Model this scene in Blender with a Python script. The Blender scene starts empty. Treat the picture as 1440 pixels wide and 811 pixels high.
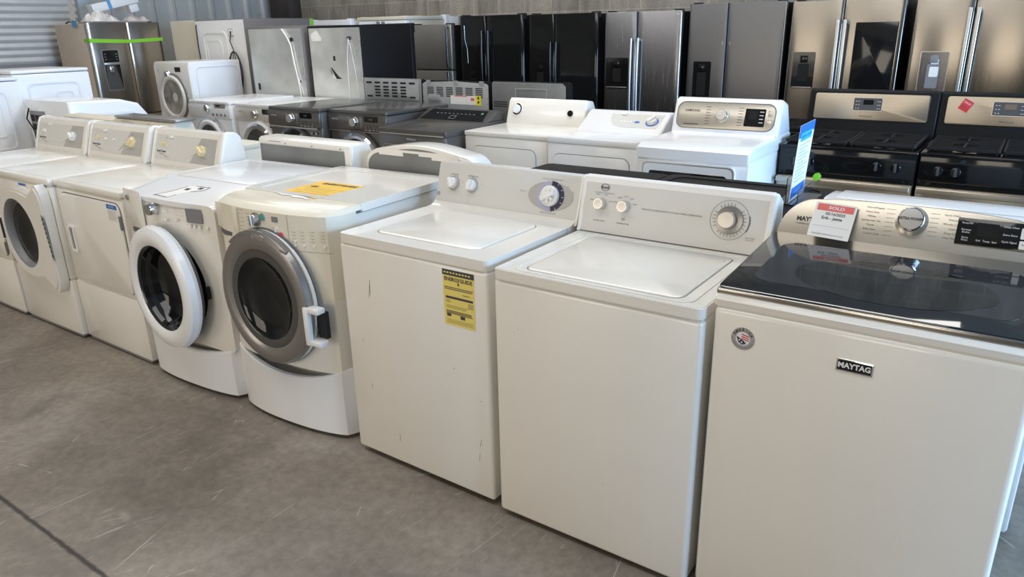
import bpy, bmesh, math, random
from mathutils import Matrix, Vector
random.seed(7)
PI = math.pi
SC = bpy.context.scene
C = SC.collection

# ---------------------------------------------------------------- camera
W_, H_, F_ = 1440, 811, 1026.76
yaw, pitch, roll = -0.6172, -0.341, -0.0215
cy, sy, cp, sp = math.cos(yaw), math.sin(yaw), math.cos(pitch), math.sin(pitch)
fw = Vector((sy * cp, cy * cp, sp)); rt = Vector((cy, -sy, 0)); up = rt.cross(fw)
r2 = rt * math.cos(roll) + up * math.sin(roll); u2 = -rt * math.sin(roll) + up * math.cos(roll)
cd = bpy.data.cameras.new('camera'); cam = bpy.data.objects.new('camera', cd); C.objects.link(cam)
cd.sensor_fit = 'HORIZONTAL'; cd.sensor_width = 36; cd.lens = 36 * F_ / W_; cd.clip_start = .05
m = Matrix((( r2.x, u2.x, -fw.x, 1.3029), (r2.y, u2.y, -fw.y, -1.7346), (r2.z, u2.z, -fw.z, 1.6091), (0, 0, 0, 1)))
cam.matrix_world = m
SC.camera = cam

# ---------------------------------------------------------------- world, lights, exposure
SC.view_settings.view_transform = 'Standard'; SC.view_settings.look = 'None'
SC.view_settings.gamma = 1.0; SC.view_settings.exposure = 0.0
SC.view_settings.use_curve_mapping = False
SC.cycles.max_bounces = 8; SC.cycles.diffuse_bounces = 4; SC.cycles.glossy_bounces = 4
SC.cycles.sample_clamp_indirect = 6
SC.cycles.use_denoising = True
wd = bpy.data.worlds.new('sky'); SC.world = wd; wd.use_nodes = True
bg = wd.node_tree.nodes['Background']; bg.inputs[0].default_value = (.62, .76, 1, 1); bg.inputs[1].default_value = .4

def area(name, loc, aim, sx, sy_, power, col, spread=180):
    l = bpy.data.lights.new(name, 'AREA'); l.shape = 'RECTANGLE'; l.size = sx; l.size_y = sy_
    l.energy = power; l.color = col; l.spread = math.radians(spread)
    o = bpy.data.objects.new(name, l); C.objects.link(o); o.location = loc
    o.rotation_euler = (Vector(aim) - Vector(loc)).to_track_quat('-Z', 'Y').to_euler()
    return o
area('daylight_right_doorway', (6.9, 1.4, 1.7), (0, 1.4, 1.1), 5.0, 3.0, 950, (.40, .65, 1.0))
area('daylight_front_split_wide', (-4.3, -7.9, 1.9), (-4.0, 0, .9), 3.4, 3.2, 125, (1.0, .875, .70))  # front doorway split in two, shaped for vertical streaks in the steel
area('daylight_front_split_narrow', (.6, -7.9, 1.9), (0, 0, .9), 2.2, 3.2, 105, (1.0, .875, .70))  # second half of the split doorway, added for the streaked reflections
area('skylight_front', (-2.0, -1.2, 4.35), (-2.0, -1.0, 0), 7.0, 1.0, 105, (1.0, .97, .93))
area('skylight_middle', (-3.0, 2.9, 4.35), (-3.0, 2.8, 0), 8.0, 1.0, 190, (1.0, .98, .95))

# ---------------------------------------------------------------- materials
def mat(name, col, rough=.5, metal=0., coat=0., vary=0., vscale=6., bump=0., bscale=60., stretch=None, emit=None, spec=None, trans=0., rvary=0., aniso=0.):
    M_ = bpy.data.materials.new(name); M_.use_nodes = True
    nt = M_.node_tree; p = nt.nodes['Principled BSDF']
    p.inputs['Base Color'].default_value = (*col, 1); p.inputs['Roughness'].default_value = rough
    p.inputs['Metallic'].default_value = metal; p.inputs['Coat Weight'].default_value = coat; p.inputs['Coat Roughness'].default_value = .06
    if spec is not None: p.inputs['Specular IOR Level'].default_value = spec
    if trans: p.inputs['Transmission Weight'].default_value = trans
    if aniso:
        tg = nt.nodes.new('ShaderNodeTangent'); tg.direction_type = 'RADIAL'; tg.axis = 'X'; nt.links.new(tg.outputs[0], p.inputs['Tangent'])
        p.inputs['Anisotropic'].default_value = aniso
    tc = nt.nodes.new('ShaderNodeTexCoord'); mp = nt.nodes.new('ShaderNodeMapping')
    nt.links.new(tc.outputs['Object'], mp.inputs[0])
    if stretch: mp.inputs['Scale'].default_value = stretch
    nz = nt.nodes.new('ShaderNodeTexNoise'); nz.inputs['Scale'].default_value = vscale; nz.inputs['Detail'].default_value = 5
    nt.links.new(mp.outputs[0], nz.inputs['Vector'])
    if vary:
        mx = nt.nodes.new('ShaderNodeMix'); mx.data_type = 'RGBA'; mx.inputs[6].default_value = (*[c * (1 - vary) for c in col], 1)
        mx.inputs[7].default_value = (*[min(1, c * (1 + vary)) for c in col], 1)
        rp = nt.nodes.new('ShaderNodeMapRange'); rp.inputs[1].default_value = .3; rp.inputs[2].default_value = .7
        nt.links.new(nz.outputs[0], rp.inputs[0]); nt.links.new(rp.outputs[0], mx.inputs[0]); nt.links.new(mx.outputs[2], p.inputs['Base Color'])
    if rvary:
        rr = nt.nodes.new('ShaderNodeMapRange'); rr.inputs[1].default_value = .3; rr.inputs[2].default_value = .7
        rr.inputs[3].default_value = max(0, rough - rvary); rr.inputs[4].default_value = rough + rvary
        nt.links.new(nz.outputs[0], rr.inputs[0]); nt.links.new(rr.outputs[0], p.inputs['Roughness'])
    if bump:
        nb = nt.nodes.new('ShaderNodeTexNoise'); nb.inputs['Scale'].default_value = bscale; nb.inputs['Detail'].default_value = 3
        nt.links.new(mp.outputs[0], nb.inputs['Vector'])
        bp = nt.nodes.new('ShaderNodeBump'); bp.inputs['Strength'].default_value = bump; bp.inputs['Distance'].default_value = .004
        nt.links.new(nb.outputs[0], bp.inputs['Height']); nt.links.new(bp.outputs[0], p.inputs['Normal'])
    return M_
WHITE = mat('white_enamel', (.77, .738, .675), .26, coat=.4, vary=.02, vscale=3, bump=.04, bscale=9)
WHITE2 = mat('cool_white_enamel', (.80, .80, .80), .24, coat=.4, vary=.015, vscale=3, bump=.04, bscale=9)
CREAM = mat('cream_plastic', (.72, .67, .55), .36, coat=.15, vary=.02)
WPLAS = mat('white_plastic', (.78, .77, .74), .33, coat=.1)
PANEL = mat('pale_grey_panel', (.60, .585, .55), .38)
PANELD = mat('mid_grey_panel', (.40, .39, .37), .4)
BISQUE = mat('bisque_enamel', (.70, .64, .52), .35, vary=.02)
BEIGE = mat('beige_painted_steel', (.56, .46, .36), .5, vary=.04)
BLACKG = mat('black_gloss', (.008, .008, .008), .08, coat=.1, spec=.35)
BLACKM = mat('black_plastic', (.012, .012, .012), .5, spec=.15)
BLACKR = mat('black_textured_enamel', (.011, .010, .010), .45, bump=.15, bscale=260, spec=.16)
GRAPH = mat('graphite_metal', (.155, .143, .135), .30, metal=.7, coat=.2, vary=.03)
GRAPHT = mat('graphite_painted_top', (.095, .090, .085), .24, metal=.3, coat=.3)
GREYRING = mat('grey_door_trim', (.24, .225, .21), .28, metal=.5, coat=.3)
STEEL = mat('brushed_stainless', (.31, .28, .24), .25, aniso=.85, metal=1., vary=.03, vscale=3, stretch=(70, 70, 1), rvary=.02)
STEELH = mat('brushed_stainless_flat', (.47, .415, .335), .36, aniso=.85, metal=1., vary=.04, vscale=3, stretch=(1, 60, 60), rvary=.05)
STEELD = mat('dark_stainless', (.26, .26, .275), .24, aniso=.85, metal=1., vary=.05, vscale=3, stretch=(60, 60, 1), rvary=.04)
CHAR = mat('charcoal_stainless', (.14, .142, .150), .32, aniso=.85, metal=1., vary=.04, vscale=3, stretch=(60, 60, 1))
SILVER = mat('silver_paint', (.50, .45, .37), .30, metal=.6, coat=.2)
CHAMP = mat('champagne_panel', (.66, .63, .58), .30, metal=.35)
CHROME = mat('chrome', (.80, .80, .80), .08, metal=1.)
SATIN = mat('satin_metal', (.56, .54, .51), .38, metal=1.)
GALV = mat('galvanised_sheet', (.78, .78, .74), .36, metal=.75, vary=.13, vscale=3, bump=.2, bscale=24, rvary=.14)
GALVD = mat('dull_galvanised_sheet', (.225, .23, .225), .50, metal=.5, vary=.12, vscale=5, bump=.1)
GALVW = mat('vented_galvanised_sheet', (.36, .365, .36), .45, metal=.4, vary=.10, vscale=6)
TAUPE = mat('taupe_painted_steel', (.17, .155, .15), .45)
GLASS = mat('dark_door_glass', (.008, .009, .010), .06, spec=.35)
LIDG = mat('smoked_lid_glass', (.010, .010, .010), .03, coat=.25, spec=.75)
LIDIN = mat('smoked_lid_inner_panel', (.030, .030, .034), .06, coat=.2, spec=.6)
GASKET = mat('grey_rubber', (.10, .10, .105), .55)
DGREY = mat('dark_grey_plastic', (.06, .06, .062), .4)
PALEB = mat('pale_blue_print', (.30, .37, .52), .5)
DARK = mat('painted_shade_and_black', (.008, .008, .008), .8)  # flat near-black: shade inside slots and grips put into colour, plus dark fittings
GREYP = mat('grey_plastic', (.20, .20, .205), .4)
INK = mat('dark_print', (.05, .05, .06), .5)
INKG = mat('grey_print', (.22, .22, .24), .5)
INKW = mat('white_print', (.75, .75, .75), .5)
YEL = mat('yellow_paper', (.80, .66, .17), .6, vary=.05)
ORY = mat('orange_yellow_paper', (.82, .50, .04), .5, vary=.05)
PAPER = mat('white_paper', (.78, .76, .72), .6)
PINK = mat('faint_pink_paper', (.78, .70, .70), .5)
RED = mat('red_print', (.62, .03, .04), .5)
SALM = mat('salmon_red_print', (.70, .13, .11), .5)
BLUE = mat('blue_print', (.03, .16, .50), .4)
CYAN = mat('bright_blue_print', (.05, .45, .80), .4)
LILAC = mat('lilac_print', (.40, .40, .55), .5)
NAVY = mat('navy_print', (.02, .02, .06), .4)
GREEN = mat('green_tape', (.22, .55, .03), .5)
LEAFG = mat('bright_green_plastic', (.18, .50, .02), .5)
TEAL = mat('teal_button', (.08, .30, .26), .3)
REDB = mat('red_button', (.65, .06, .10), .35)
BTAPE = mat('blue_masking_tape', (.10, .32, .62), .6)
CAST = mat('cast_iron', (.015, .015, .015), .55, bump=.2, spec=.25)
CORD = mat('black_cord', (.015, .015, .015), .5)
YKNOB = mat('yellowed_knob_plastic', (.74, .62, .36), .35)
ACRYL = mat('clear_acrylic', (.9, .95, 1), .05, trans=1., spec=.5)
TOWEL = mat('wrinkled_plastic_wrap', (.62, .58, .54), .3, vary=.15, vscale=20, bump=.6, bscale=30)
LAMP = bpy.data.materials.new('lamp_tube'); LAMP.use_nodes = True
_p = LAMP.node_tree.nodes['Principled BSDF']; _p.inputs['Emission Color'].default_value = (1, .97, .92, 1); _p.inputs['Emission Strength'].default_value = 14

# ---------------------------------------------------------------- mesh builder
I4 = Matrix.Identity(4)
def frame(o, U, V, N):
    return Matrix(((U[0], V[0], N[0], o[0]), (U[1], V[1], N[1], o[1]), (U[2], V[2], N[2], o[2]), (0, 0, 0, 1)))
def FRONT(y=0, x=0, z=0): return frame((x, y, z), (1, 0, 0), (0, 0, 1), (0, -1, 0))
def TOP(z=0, x=0, y=0): return frame((x, y, z), (1, 0, 0), (0, 1, 0), (0, 0, 1))
def REAR(y=0, x=0, z=0): return frame((x, y, z), (-1, 0, 0), (0, 0, 1), (0, 1, 0))
def RSIDE(x=0, y=0, z=0): return frame((x, y, z), (0, 1, 0), (0, 0, 1), (1, 0, 0))
def CON(y0, z0, y1, z1, x=0):
    d = Vector((0, y1 - y0, z1 - z0)).normalized(); n = Vector((1, 0, 0)).cross(d)
    return frame((x, y0, z0), (1, 0, 0), d, n)
def rr(u0, u1, v0, v1, r, k=5):
    r = min(r, (u1 - u0) / 2 - 1e-5, (v1 - v0) / 2 - 1e-5); P = []
    for cu, cv, a in ((u1 - r, v1 - r, 0), (u0 + r, v1 - r, 90), (u0 + r, v0 + r, 180), (u1 - r, v0 + r, 270)):
        for i in range(k + 1):
            t = math.radians(a + 90 * i / k); P.append((cu + r * math.cos(t), cv + r * math.sin(t)))
    return P
def ell(cu, cv, ru, rv, k=5):
    P = []
    for q in range(4):
        for i in range(k + 1):
            t = PI / 2 * (q + (i + .5) / (k + 1)); P.append((cu + ru * math.cos(t), cv + rv * math.sin(t)))
    return P

class B:
    def __init__(s, M=I4): s.V = []; s.F = []; s.I = []; s.mats = []; s.c = 0; s.M = M; s.warp = None
    def m(s, mt):
        if mt not in s.mats: s.mats.append(mt)
        s.c = s.mats.index(mt); return s
    def fr(s, M): s.M = M; return s
    def add(s, vs, fs):
        n = len(s.V)
        for v in vs:
            w = s.M @ Vector(v)
            if s.warp: w = Vector(s.warp(w))
            s.V.append(w)
        s.F += [[i + n for i in f] for f in fs]; s.I += [s.c] * len(fs); return s
    def frombm(s, bm):
        bm.verts.index_update(); s.add([v.co.copy() for v in bm.verts], [[v.index for v in f.verts] for f in bm.faces]); bm.free(); return s
    def box(s, x0, x1, y0, y1, z0, z1, r=0, seg=2):
        bm = bmesh.new(); bmesh.ops.create_cube(bm, size=1)
        for v in bm.verts: v.co = Vector(((x0 + x1) / 2 + v.co.x * (x1 - x0), (y0 + y1) / 2 + v.co.y * (y1 - y0), (z0 + z1) / 2 + v.co.z * (z1 - z0)))
        if r: bmesh.ops.bevel(bm, geom=bm.edges[:], offset=r, segments=seg, profile=.5, affect='EDGES')
        return s.frombm(bm)
    def poly(s, pts, w0, w1, r=0, seg=2, axis='w'):
        """extrude polygon (u,v) along w, or polygon (y,z) along x when axis='x', (x,y) along z is 'w' in TOP"""
        f = (lambda a, b, w: (a, b, w)) if axis == 'w' else (lambda a, b, w: (w, a, b))
        bm = bmesh.new(); A = [bm.verts.new(f(a, b, w0)) for a, b in pts]; D = [bm.verts.new(f(a, b, w1)) for a, b in pts]
        n = len(pts); bm.faces.new(A); bm.faces.new(D)
        for i in range(n): bm.faces.new((A[i], A[(i + 1) % n], D[(i + 1) % n], D[i]))
        bmesh.ops.recalc_face_normals(bm, faces=bm.faces[:])
        if r:
            ed = [e for e in bm.edges if e.verts[0].co[2 if axis == 'w' else 0] == e.verts[1].co[2 if axis == 'w' else 0]]
            bmesh.ops.bevel(bm, geom=ed, offset=r, segments=seg, profile=.5, affect='EDGES')
        return s.frombm(bm)
    def plate(s, u0, u1, v0, v1, w0, w1, rad=.01, r=0, k=4): return s.poly(rr(u0, u1, v0, v1, rad, k), w0, w1, r)
    def disc(s, cu, cv, rad, w0, w1, n=24, rv=None):
        rv = rv or rad
        return s.poly([(cu + rad * math.cos(2 * PI * i / n), cv + rv * math.sin(2 * PI * i / n)) for i in range(n)], w0, w1)
    def ringplate(s, outer, inner, w0, w1):
        n = len(outer); vs = [(a, b, w1) for a, b in outer] + [(a, b, w1) for a, b in inner] + [(a, b, w0) for a, b in outer] + [(a, b, w0) for a, b in inner]
        fs = []
        for i in range(n):
            j = (i + 1) % n
            fs += [(i, j, n + j, n + i), (2 * n + j, 2 * n + i, 3 * n + i, 3 * n + j), (2 * n + i, 2 * n + j, j, i), (n + i, n + j, 3 * n + j, 3 * n + i)]
        return s.add(vs, fs)
    def lathe(s, cu, cv, prof, n=32, su=1, sv=1, close=False):
        vs = []; k = len(prof)
        for i in range(n):
            t = 2 * PI * i / n
            vs += [(cu + su * r * math.cos(t), cv + sv * r * math.sin(t), w) for r, w in prof]
        fs = []
        for i in range(n):
            j = (i + 1) % n
            for q in range(k - 1 + (1 if close else 0)):
                q2 = (q + 1) % k; fs.append((i * k + q, j * k + q, j * k + q2, i * k + q2))
        if not close:
            if prof[0][0] < .006: fs.append([i * k for i in range(n)][::-1])
            if prof[-1][0] < .006: fs.append([i * k + k - 1 for i in range(n)])
        return s.add(vs, fs)
    def tube(s, P, r, n=8):
        P = [Vector(p) for p in P]; vs = []; fs = []
        for i, p in enumerate(P):
            d = (P[min(i + 1, len(P) - 1)] - P[max(i - 1, 0)]).normalized()
            a = d.cross(Vector((0, 0, 1)) if abs(d.z) < .9 else Vector((1, 0, 0))).normalized(); b = d.cross(a)
            vs += [p + a * r * math.cos(2 * PI * k / n) + b * r * math.sin(2 * PI * k / n) for k in range(n)]
        for i in range(len(P) - 1):
            for k in range(n): k2 = (k + 1) % n; fs.append((i * n + k, i * n + k2, (i + 1) * n + k2, (i + 1) * n + k))
        fs.append(list(range(n))[::-1]); fs.append([(len(P) - 1) * n + k for k in range(n)])
        return s.add(vs, fs)
    def text(s, t, u, v, size, w=.0006, rot=0, align='CENTER', bold=0, sx=1):
        cu = bpy.data.curves.new('t', 'FONT'); cu.body = t; cu.size = size; cu.align_x = align; cu.align_y = 'CENTER'; cu.resolution_u = 2; cu.offset = bold; cu.fill_mode = 'FRONT'
        o = bpy.data.objects.new('t', cu); C.objects.link(o); dg = bpy.context.evaluated_depsgraph_get()
        me = bpy.data.meshes.new_from_object(o.evaluated_get(dg)); bpy.data.objects.remove(o); bpy.data.curves.remove(cu)
        ca, sa = math.cos(rot), math.sin(rot)
        s.add([(u + (p.co.x * sx) * ca - p.co.y * sa, v + (p.co.x * sx) * sa + p.co.y * ca, w) for p in me.vertices], [list(f.vertices) for f in me.polygons])
        bpy.data.meshes.remove(me); return s
    def rect(s, u0, u1, v0, v1, w=.0005): return s.add([(u0, v0, w), (u1, v0, w), (u1, v1, w), (u0, v1, w)], [(0, 1, 2, 3)])
    def tick(s, u, v, a, r0, r1, th, w=.0006):
        c_, s_ = math.cos(a), math.sin(a); px, py = -s_ * th / 2, c_ * th / 2
        return s.add([(u + c_ * r0 - px, v + s_ * r0 - py, w), (u + c_ * r1 - px, v + s_ * r1 - py, w), (u + c_ * r1 + px, v + s_ * r1 + py, w), (u + c_ * r0 + px, v + s_ * r0 + py, w)], [(0, 1, 2, 3)])
    def arc(s, u, v, r0, r1, a0, a1, w=.0005, n=24, su=1, sv=1):
        vs = []
        for i in range(n + 1):
            t = a0 + (a1 - a0) * i / n; vs += [(u + su * r0 * math.cos(t), v + sv * r0 * math.sin(t), w), (u + su * r1 * math.cos(t), v + sv * r1 * math.sin(t), w)]
        return s.add(vs, [(2 * i, 2 * i + 1, 2 * i + 3, 2 * i + 2) for i in range(n)])
    def out(s, name, parent=None, label=None, angle=38):
        me = bpy.data.meshes.new(name); me.from_pydata([tuple(v) for v in s.V], [], s.F)
        for mt in s.mats: me.materials.append(mt)
        me.polygons.foreach_set('material_index', s.I); me.polygons.foreach_set('use_smooth', [True] * len(s.F))
        bm = bmesh.new(); bm.from_mesh(me); bmesh.ops.remove_doubles(bm, verts=bm.verts, dist=1e-6); bmesh.ops.recalc_face_normals(bm, faces=bm.faces[:]); bm.to_mesh(me); bm.free()
        me.set_sharp_from_angle(angle=math.radians(angle)); me.update()
        o = bpy.data.objects.new(name, me); C.objects.link(o)
        if parent: o.parent = parent
        if label: o['label'] = label
        return o
def bb(mt, M=I4, warp=None):
    b = B(M); b.m(mt); b.warp = warp; return b
def thing(name, label, cat, loc=(0, 0, 0), rz=0, group=None):
    o = bpy.data.objects.new(name, None); C.objects.link(o); o.location = loc; o.rotation_euler = (0, 0, rz)
    o.empty_display_size = .1; o['label'] = label; o['category'] = cat
    if group: o['group'] = group
    return o
def tag(o, label, cat, group=None, loc=None, rz=0):
    o['label'] = label; o['category'] = cat
    if group: o['group'] = group
    if loc: o.location = loc; o.rotation_euler = (0, 0, rz)
    return o
def struct(b, name, angle=38):
    o = b.out(name, angle=angle); o['kind'] = 'structure'; return o
def copy_tree(o, parent=None):
    c = o.copy(); C.objects.link(c); c.parent = parent
    for ch in list(o.children): copy_tree(ch, c)
    return c
# ---------------------------------------------------------------- the room
def nodes(name):
    M_ = bpy.data.materials.new(name); M_.use_nodes = True; nt = M_.node_tree
    return M_, nt, nt.nodes['Principled BSDF'], nt.nodes.new('ShaderNodeTexCoord')
def N(nt, t, **k):
    n = nt.nodes.new('ShaderNode' + t)
    for a, v in k.items():
        if a.startswith('_'): setattr(n, a[1:], v)
        else: n.inputs[a.replace('__', ' ')].default_value = v
    return n
def ramp(nt, src, stops):
    r = nt.nodes.new('ShaderNodeValToRGB'); e = r.color_ramp.elements
    while len(e) < len(stops): e.new(.5)
    for q, (p, c_) in zip(e, stops): q.position = p; q.color = (*c_, 1) if len(c_) == 3 else c_
    nt.links.new(src, r.inputs[0]); return r.outputs[0]
def mix(nt, f, a, b, mode='MIX'):
    m_ = nt.nodes.new('ShaderNodeMix'); m_.data_type = 'RGBA'; m_.blend_type = mode
    for i, v in ((0, f), (6, a), (7, b)):
        if hasattr(v, 'links'): nt.links.new(v, m_.inputs[i])
        else: m_.inputs[i].default_value = v if not isinstance(v, tuple) else (*v, 1)
    return m_.outputs[2]
def math_(nt, op, a, b=0., c_=None):
    n = nt.nodes.new('ShaderNodeMath'); n.operation = op
    for i, v in ((0, a), (1, b)):
        if hasattr(v, 'links'): nt.links.new(v, n.inputs[i])
        else: n.inputs[i].default_value = v
    return n.outputs[0]

def concrete():
    M_, nt, p, tc = nodes('stained_concrete_floor'); o = tc.outputs['Object']; L = nt.links.new
    def noise(sc, det=6, dist=0, scale=None, rough=.6):
        n = N(nt, 'TexNoise', Scale=sc, Detail=det, Distortion=dist, Roughness=rough)
        if scale:
            mp = N(nt, 'Mapping'); mp.inputs['Scale'].default_value = scale; mp.inputs['Rotation'].default_value = (0, 0, .5); L(o, mp.inputs[0]); L(mp.outputs[0], n.inputs['Vector'])
        else: L(o, n.inputs['Vector'])
        return n.outputs[0]
    base = ramp(nt, noise(1.1, 8, .6), [(.30, (.165, .136, .105)), (.5, (.245, .208, .168)), (.70, (.335, .295, .250))])
    fine = ramp(nt, noise(26, 8), [(.3, (.72, .72, .72)), (.7, (1.22, 1.2, 1.18))])
    col = mix(nt, .75, base, fine, 'MULTIPLY')
    streak = ramp(nt, noise(5, 6, .4, (1, .25, 1)), [(.35, (.86, .86, .86)), (.65, (1.12, 1.11, 1.1))])
    col = mix(nt, .7, col, streak, 'MULTIPLY')
    stain = ramp(nt, noise(2.3, 4, 1.2), [(.57, (0, 0, 0)), (.66, (1, 1, 1))])
    col = mix(nt, math_(nt, 'MULTIPLY', stain, .32), col, (.12, .10, .082))
    # thin pale scratches
    for sc, rot, seed in ((1.7, .4, 0), (2.3, 1.9, 5), (3.1, 2.6, 9)):
        mp = N(nt, 'Mapping'); mp.inputs['Rotation'].default_value = (0, 0, rot); mp.inputs['Location'].default_value = (seed, seed, 0); mp.inputs['Scale'].default_value = (1, .25, 1); L(o, mp.inputs[0])
        v = N(nt, 'TexVoronoi', Scale=sc * 2); v.feature = 'DISTANCE_TO_EDGE'; L(mp.outputs[0], v.inputs['Vector'])
        line = ramp(nt, v.outputs['Distance'], [(0, (1, 1, 1)), (.006, (0, 0, 0))])
        msk = ramp(nt, noise(3.0 + seed, 2), [(.56, (0, 0, 0)), (.64, (1, 1, 1))])
        col = mix(nt, math_(nt, 'MULTIPLY', math_(nt, 'MULTIPLY', line, msk), .6), col, (.55, .51, .45))
    sp = ramp(nt, noise(55, 3), [(.70, (0, 0, 0)), (.74, (1, 1, 1))])
    spm = ramp(nt, noise(2.7, 2), [(.5, (0, 0, 0)), (.62, (1, 1, 1))])
    col = mix(nt, math_(nt, 'MULTIPLY', math_(nt, 'MULTIPLY', sp, spm), .75), col, (.58, .54, .48))
    # the saw-cut joint
    sx = N(nt, 'SeparateXYZ'); L(o, sx.inputs[0])
    wob = math_(nt, 'MULTIPLY', math_(nt, 'SUBTRACT', noise(22, 4), .5), .012)
    d = math_(nt, 'ABSOLUTE', math_(nt, 'ADD', math_(nt, 'ADD', sx.outputs[1], .955), wob))
    j = ramp(nt, d, [(.0050, (1, 1, 1)), (.0105, (0, 0, 0))])
    col = mix(nt, math_(nt, 'MULTIPLY', j, .85), col, (.018, .015, .013))
    L(col, p.inputs['Base Color'])
    L(ramp(nt, noise(3.5, 6), [(.3, (.38,) * 3), (.7, (.6,) * 3)]), p.inputs['Roughness']); p.inputs['Specular IOR Level'].default_value = .42
    bp = N(nt, 'Bump', Strength=.25, Distance=.004); L(mix(nt, j, noise(60, 5), (0, 0, 0)), bp.inputs['Height']); L(bp.outputs[0], p.inputs['Normal'])
    return M_
def blockwall(name, c1, c2):
    M_, nt, p, tc = nodes(name); o = tc.outputs['Object']; L = nt.links.new
    mp = N(nt, 'Mapping'); mp.inputs['Rotation'].default_value = (PI / 2, 0, 0); L(o, mp.inputs[0])
    br = N(nt, 'TexBrick', Scale=1.0, Color1=(*c1, 1), Color2=(*c2, 1), Mortar=(c1[0] * 1.25, c1[1] * 1.25, c1[2] * 1.22, 1)); br.inputs['Mortar Size'].default_value = .007
    br.inputs['Brick Width'].default_value = .40; br.inputs['Row Height'].default_value = .20; br.inputs['Bias'].default_value = -.1; L(mp.outputs[0], br.inputs['Vector'])
    n1 = N(nt, 'TexNoise', Scale=3.0, Detail=8, Distortion=.8); m2 = N(nt, 'Mapping'); m2.inputs['Scale'].default_value = (1.6, 1.6, .45); L(o, m2.inputs[0]); L(m2.outputs[0], n1.inputs['Vector'])
    st = ramp(nt, n1.outputs[0], [(.3, (.6, .58, .55)), (.52, (1, 1, 1)), (.7, (1.25, 1.22, 1.15))])
    n2 = N(nt, 'TexNoise', Scale=45., Detail=5); L(o, n2.inputs['Vector']); st2 = ramp(nt, n2.outputs[0], [(.3, (.8,) * 3), (.7, (1.15,) * 3)])
    L(mix(nt, .8, mix(nt, .9, br.outputs[0], st, 'MULTIPLY'), st2, 'MULTIPLY'), p.inputs['Base Color']); p.inputs['Roughness'].default_value = .85
    bp = N(nt, 'Bump', Strength=.5, Distance=.006); bp.invert = True; L(br.outputs[1], bp.inputs['Height']); L(bp.outputs[0], p.inputs['Normal'])
    return M_
FLOORM = concrete()
BLOCK = blockwall('grey_block_wall', (.34, .305, .255), (.27, .245, .205))
CORR = mat('grey_corrugated_steel', (.44, .44, .42), .5, metal=.15, vary=.12, vscale=2)
SHUT = mat('grey_roller_slats', (.50, .51, .51), .42, metal=.3, vary=.05)
CEIL = mat('pale_ceiling', (.42, .41, .39), .8)
DCOL = mat('dark_steel_column', (.045, .035, .032), .6, vary=.2)
ASPH = mat('outside_concrete', (.40, .38, .35), .8)

struct(bb(FLOORM).box(-9.2, 7.2, -8.2, 6.6, -.15, 0), 'floor')
struct(bb(BLOCK).box(-9.2, 7.2, 6.42, 6.6, 0, 4.6), 'wall_back')
b = bb(CORR)
ys = []; yy = 3.42
pts = []
while yy < 6.42:
    pts += [(yy, 0), (yy + .20, 0), (yy + .235, .038), (yy + .275, .038)]; yy += .31
pts = [(min(a, 6.42), d) for a, d in pts] + [(6.42, 0)]
vs = [(-9.0 + d, a, 0) for a, d in pts] + [(-9.0 + d, a, 4.6) for a, d in pts]; n = len(pts)
b.add(vs, [(i, i + 1, n + i + 1, n + i) for i in range(n - 1)])
b.box(-9.2, -9.02, 3.3, 6.42, 0, 4.6)
b.m(BLOCK).box(-9.2, -9.0, -8.2, -1.0, 0, 4.6).box(-9.2, -9.0, -1.0, 3.42, 0, 1.22).box(-9.2, -9.0, -1.0, 3.42, 4.2, 4.6)
struct(b, 'wall_left', 20)
# roller shutter in the left wall
b = bb(SHUT); prof = []; z = 1.32
while z < 4.2:
    for t in range(5): prof.append((.006 + .016 * math.sin(PI * t / 4.), z + .078 * t / 4.))
    z += .084
n = len(prof)
b.add([(-9.03 + d, -1.0, zz) for d, zz in prof] + [(-9.03 + d, 3.3, zz) for d, zz in prof], [(i, i + 1, n + i + 1, n + i) for i in range(n - 1)])
b.m(GREYP).box(-9.05, -8.985, -1.0, 3.3, 1.22, 1.325, .006)
struct(b, 'door_1', 25)
b = bb(mat('blue_grey_painted_steel', (.33, .38, .42), .5)); b.box(-9.02, -8.93, 3.28, 3.44, 0, 4.3, .004)
b.m(BLACKM).lathe(0, 0, [(.0, 0), (.02, 0), (.02, .015), (0, .015)], 12) if False else None
struct(b, 'trim_1')
struct(bb(DCOL).box(-8.90, -8.42, 6.2, 6.42, 0, 4.6, .01), 'trim_2')
struct(bb(CEIL).box(-9.2, 7.2, -8.2, 6.6, 4.6, 4.75), 'ceiling')
# right, front walls with doorways; added pier splits the front for streaked reflections
struct(bb(BLOCK).box(7.0, 7.2, -8.2, -1.2, 0, 4.6).box(7.0, 7.2, 4.0, 6.42, 0, 4.6).box(7.0, 7.2, -1.2, 4.0, 3.3, 4.6), 'wall_right')
struct(bb(BLOCK).box(-9.0, -6.0, -8.2, -8.0, 0, 4.6).box(1.7, 7.0, -8.2, -8.0, 0, 4.6).box(-2.6, -.5, -8.2, -8.0, 0, 4.6).box(-6.0, 1.7, -8.2, -8.0, 3.6, 4.6), 'wall_front')
struct(bb(ASPH).box(-16, 18, -18, 12, -.45, -.16), 'ground')
# ceiling lamps: two-tube strip lights
def striplight(x, y, lab, rz=0):
    t = thing('strip_light', lab, 'ceiling light', (x, y, 4.0), rz, 'two tube strip lights under the ceiling')
    bb(WPLAS).box(-.65, .65, -.09, .09, .02, .08, .01).box(-.62, -.60, -.02, .02, .08, .6).box(.60, .62, -.02, .02, .08, .6).out('housing', t)
    for s in (-1, 1): bb(LAMP).tube([(-.6, s * .05, -.01), (.6, s * .05, -.01)], .018, 10).out('lamp_tube', t)
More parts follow.
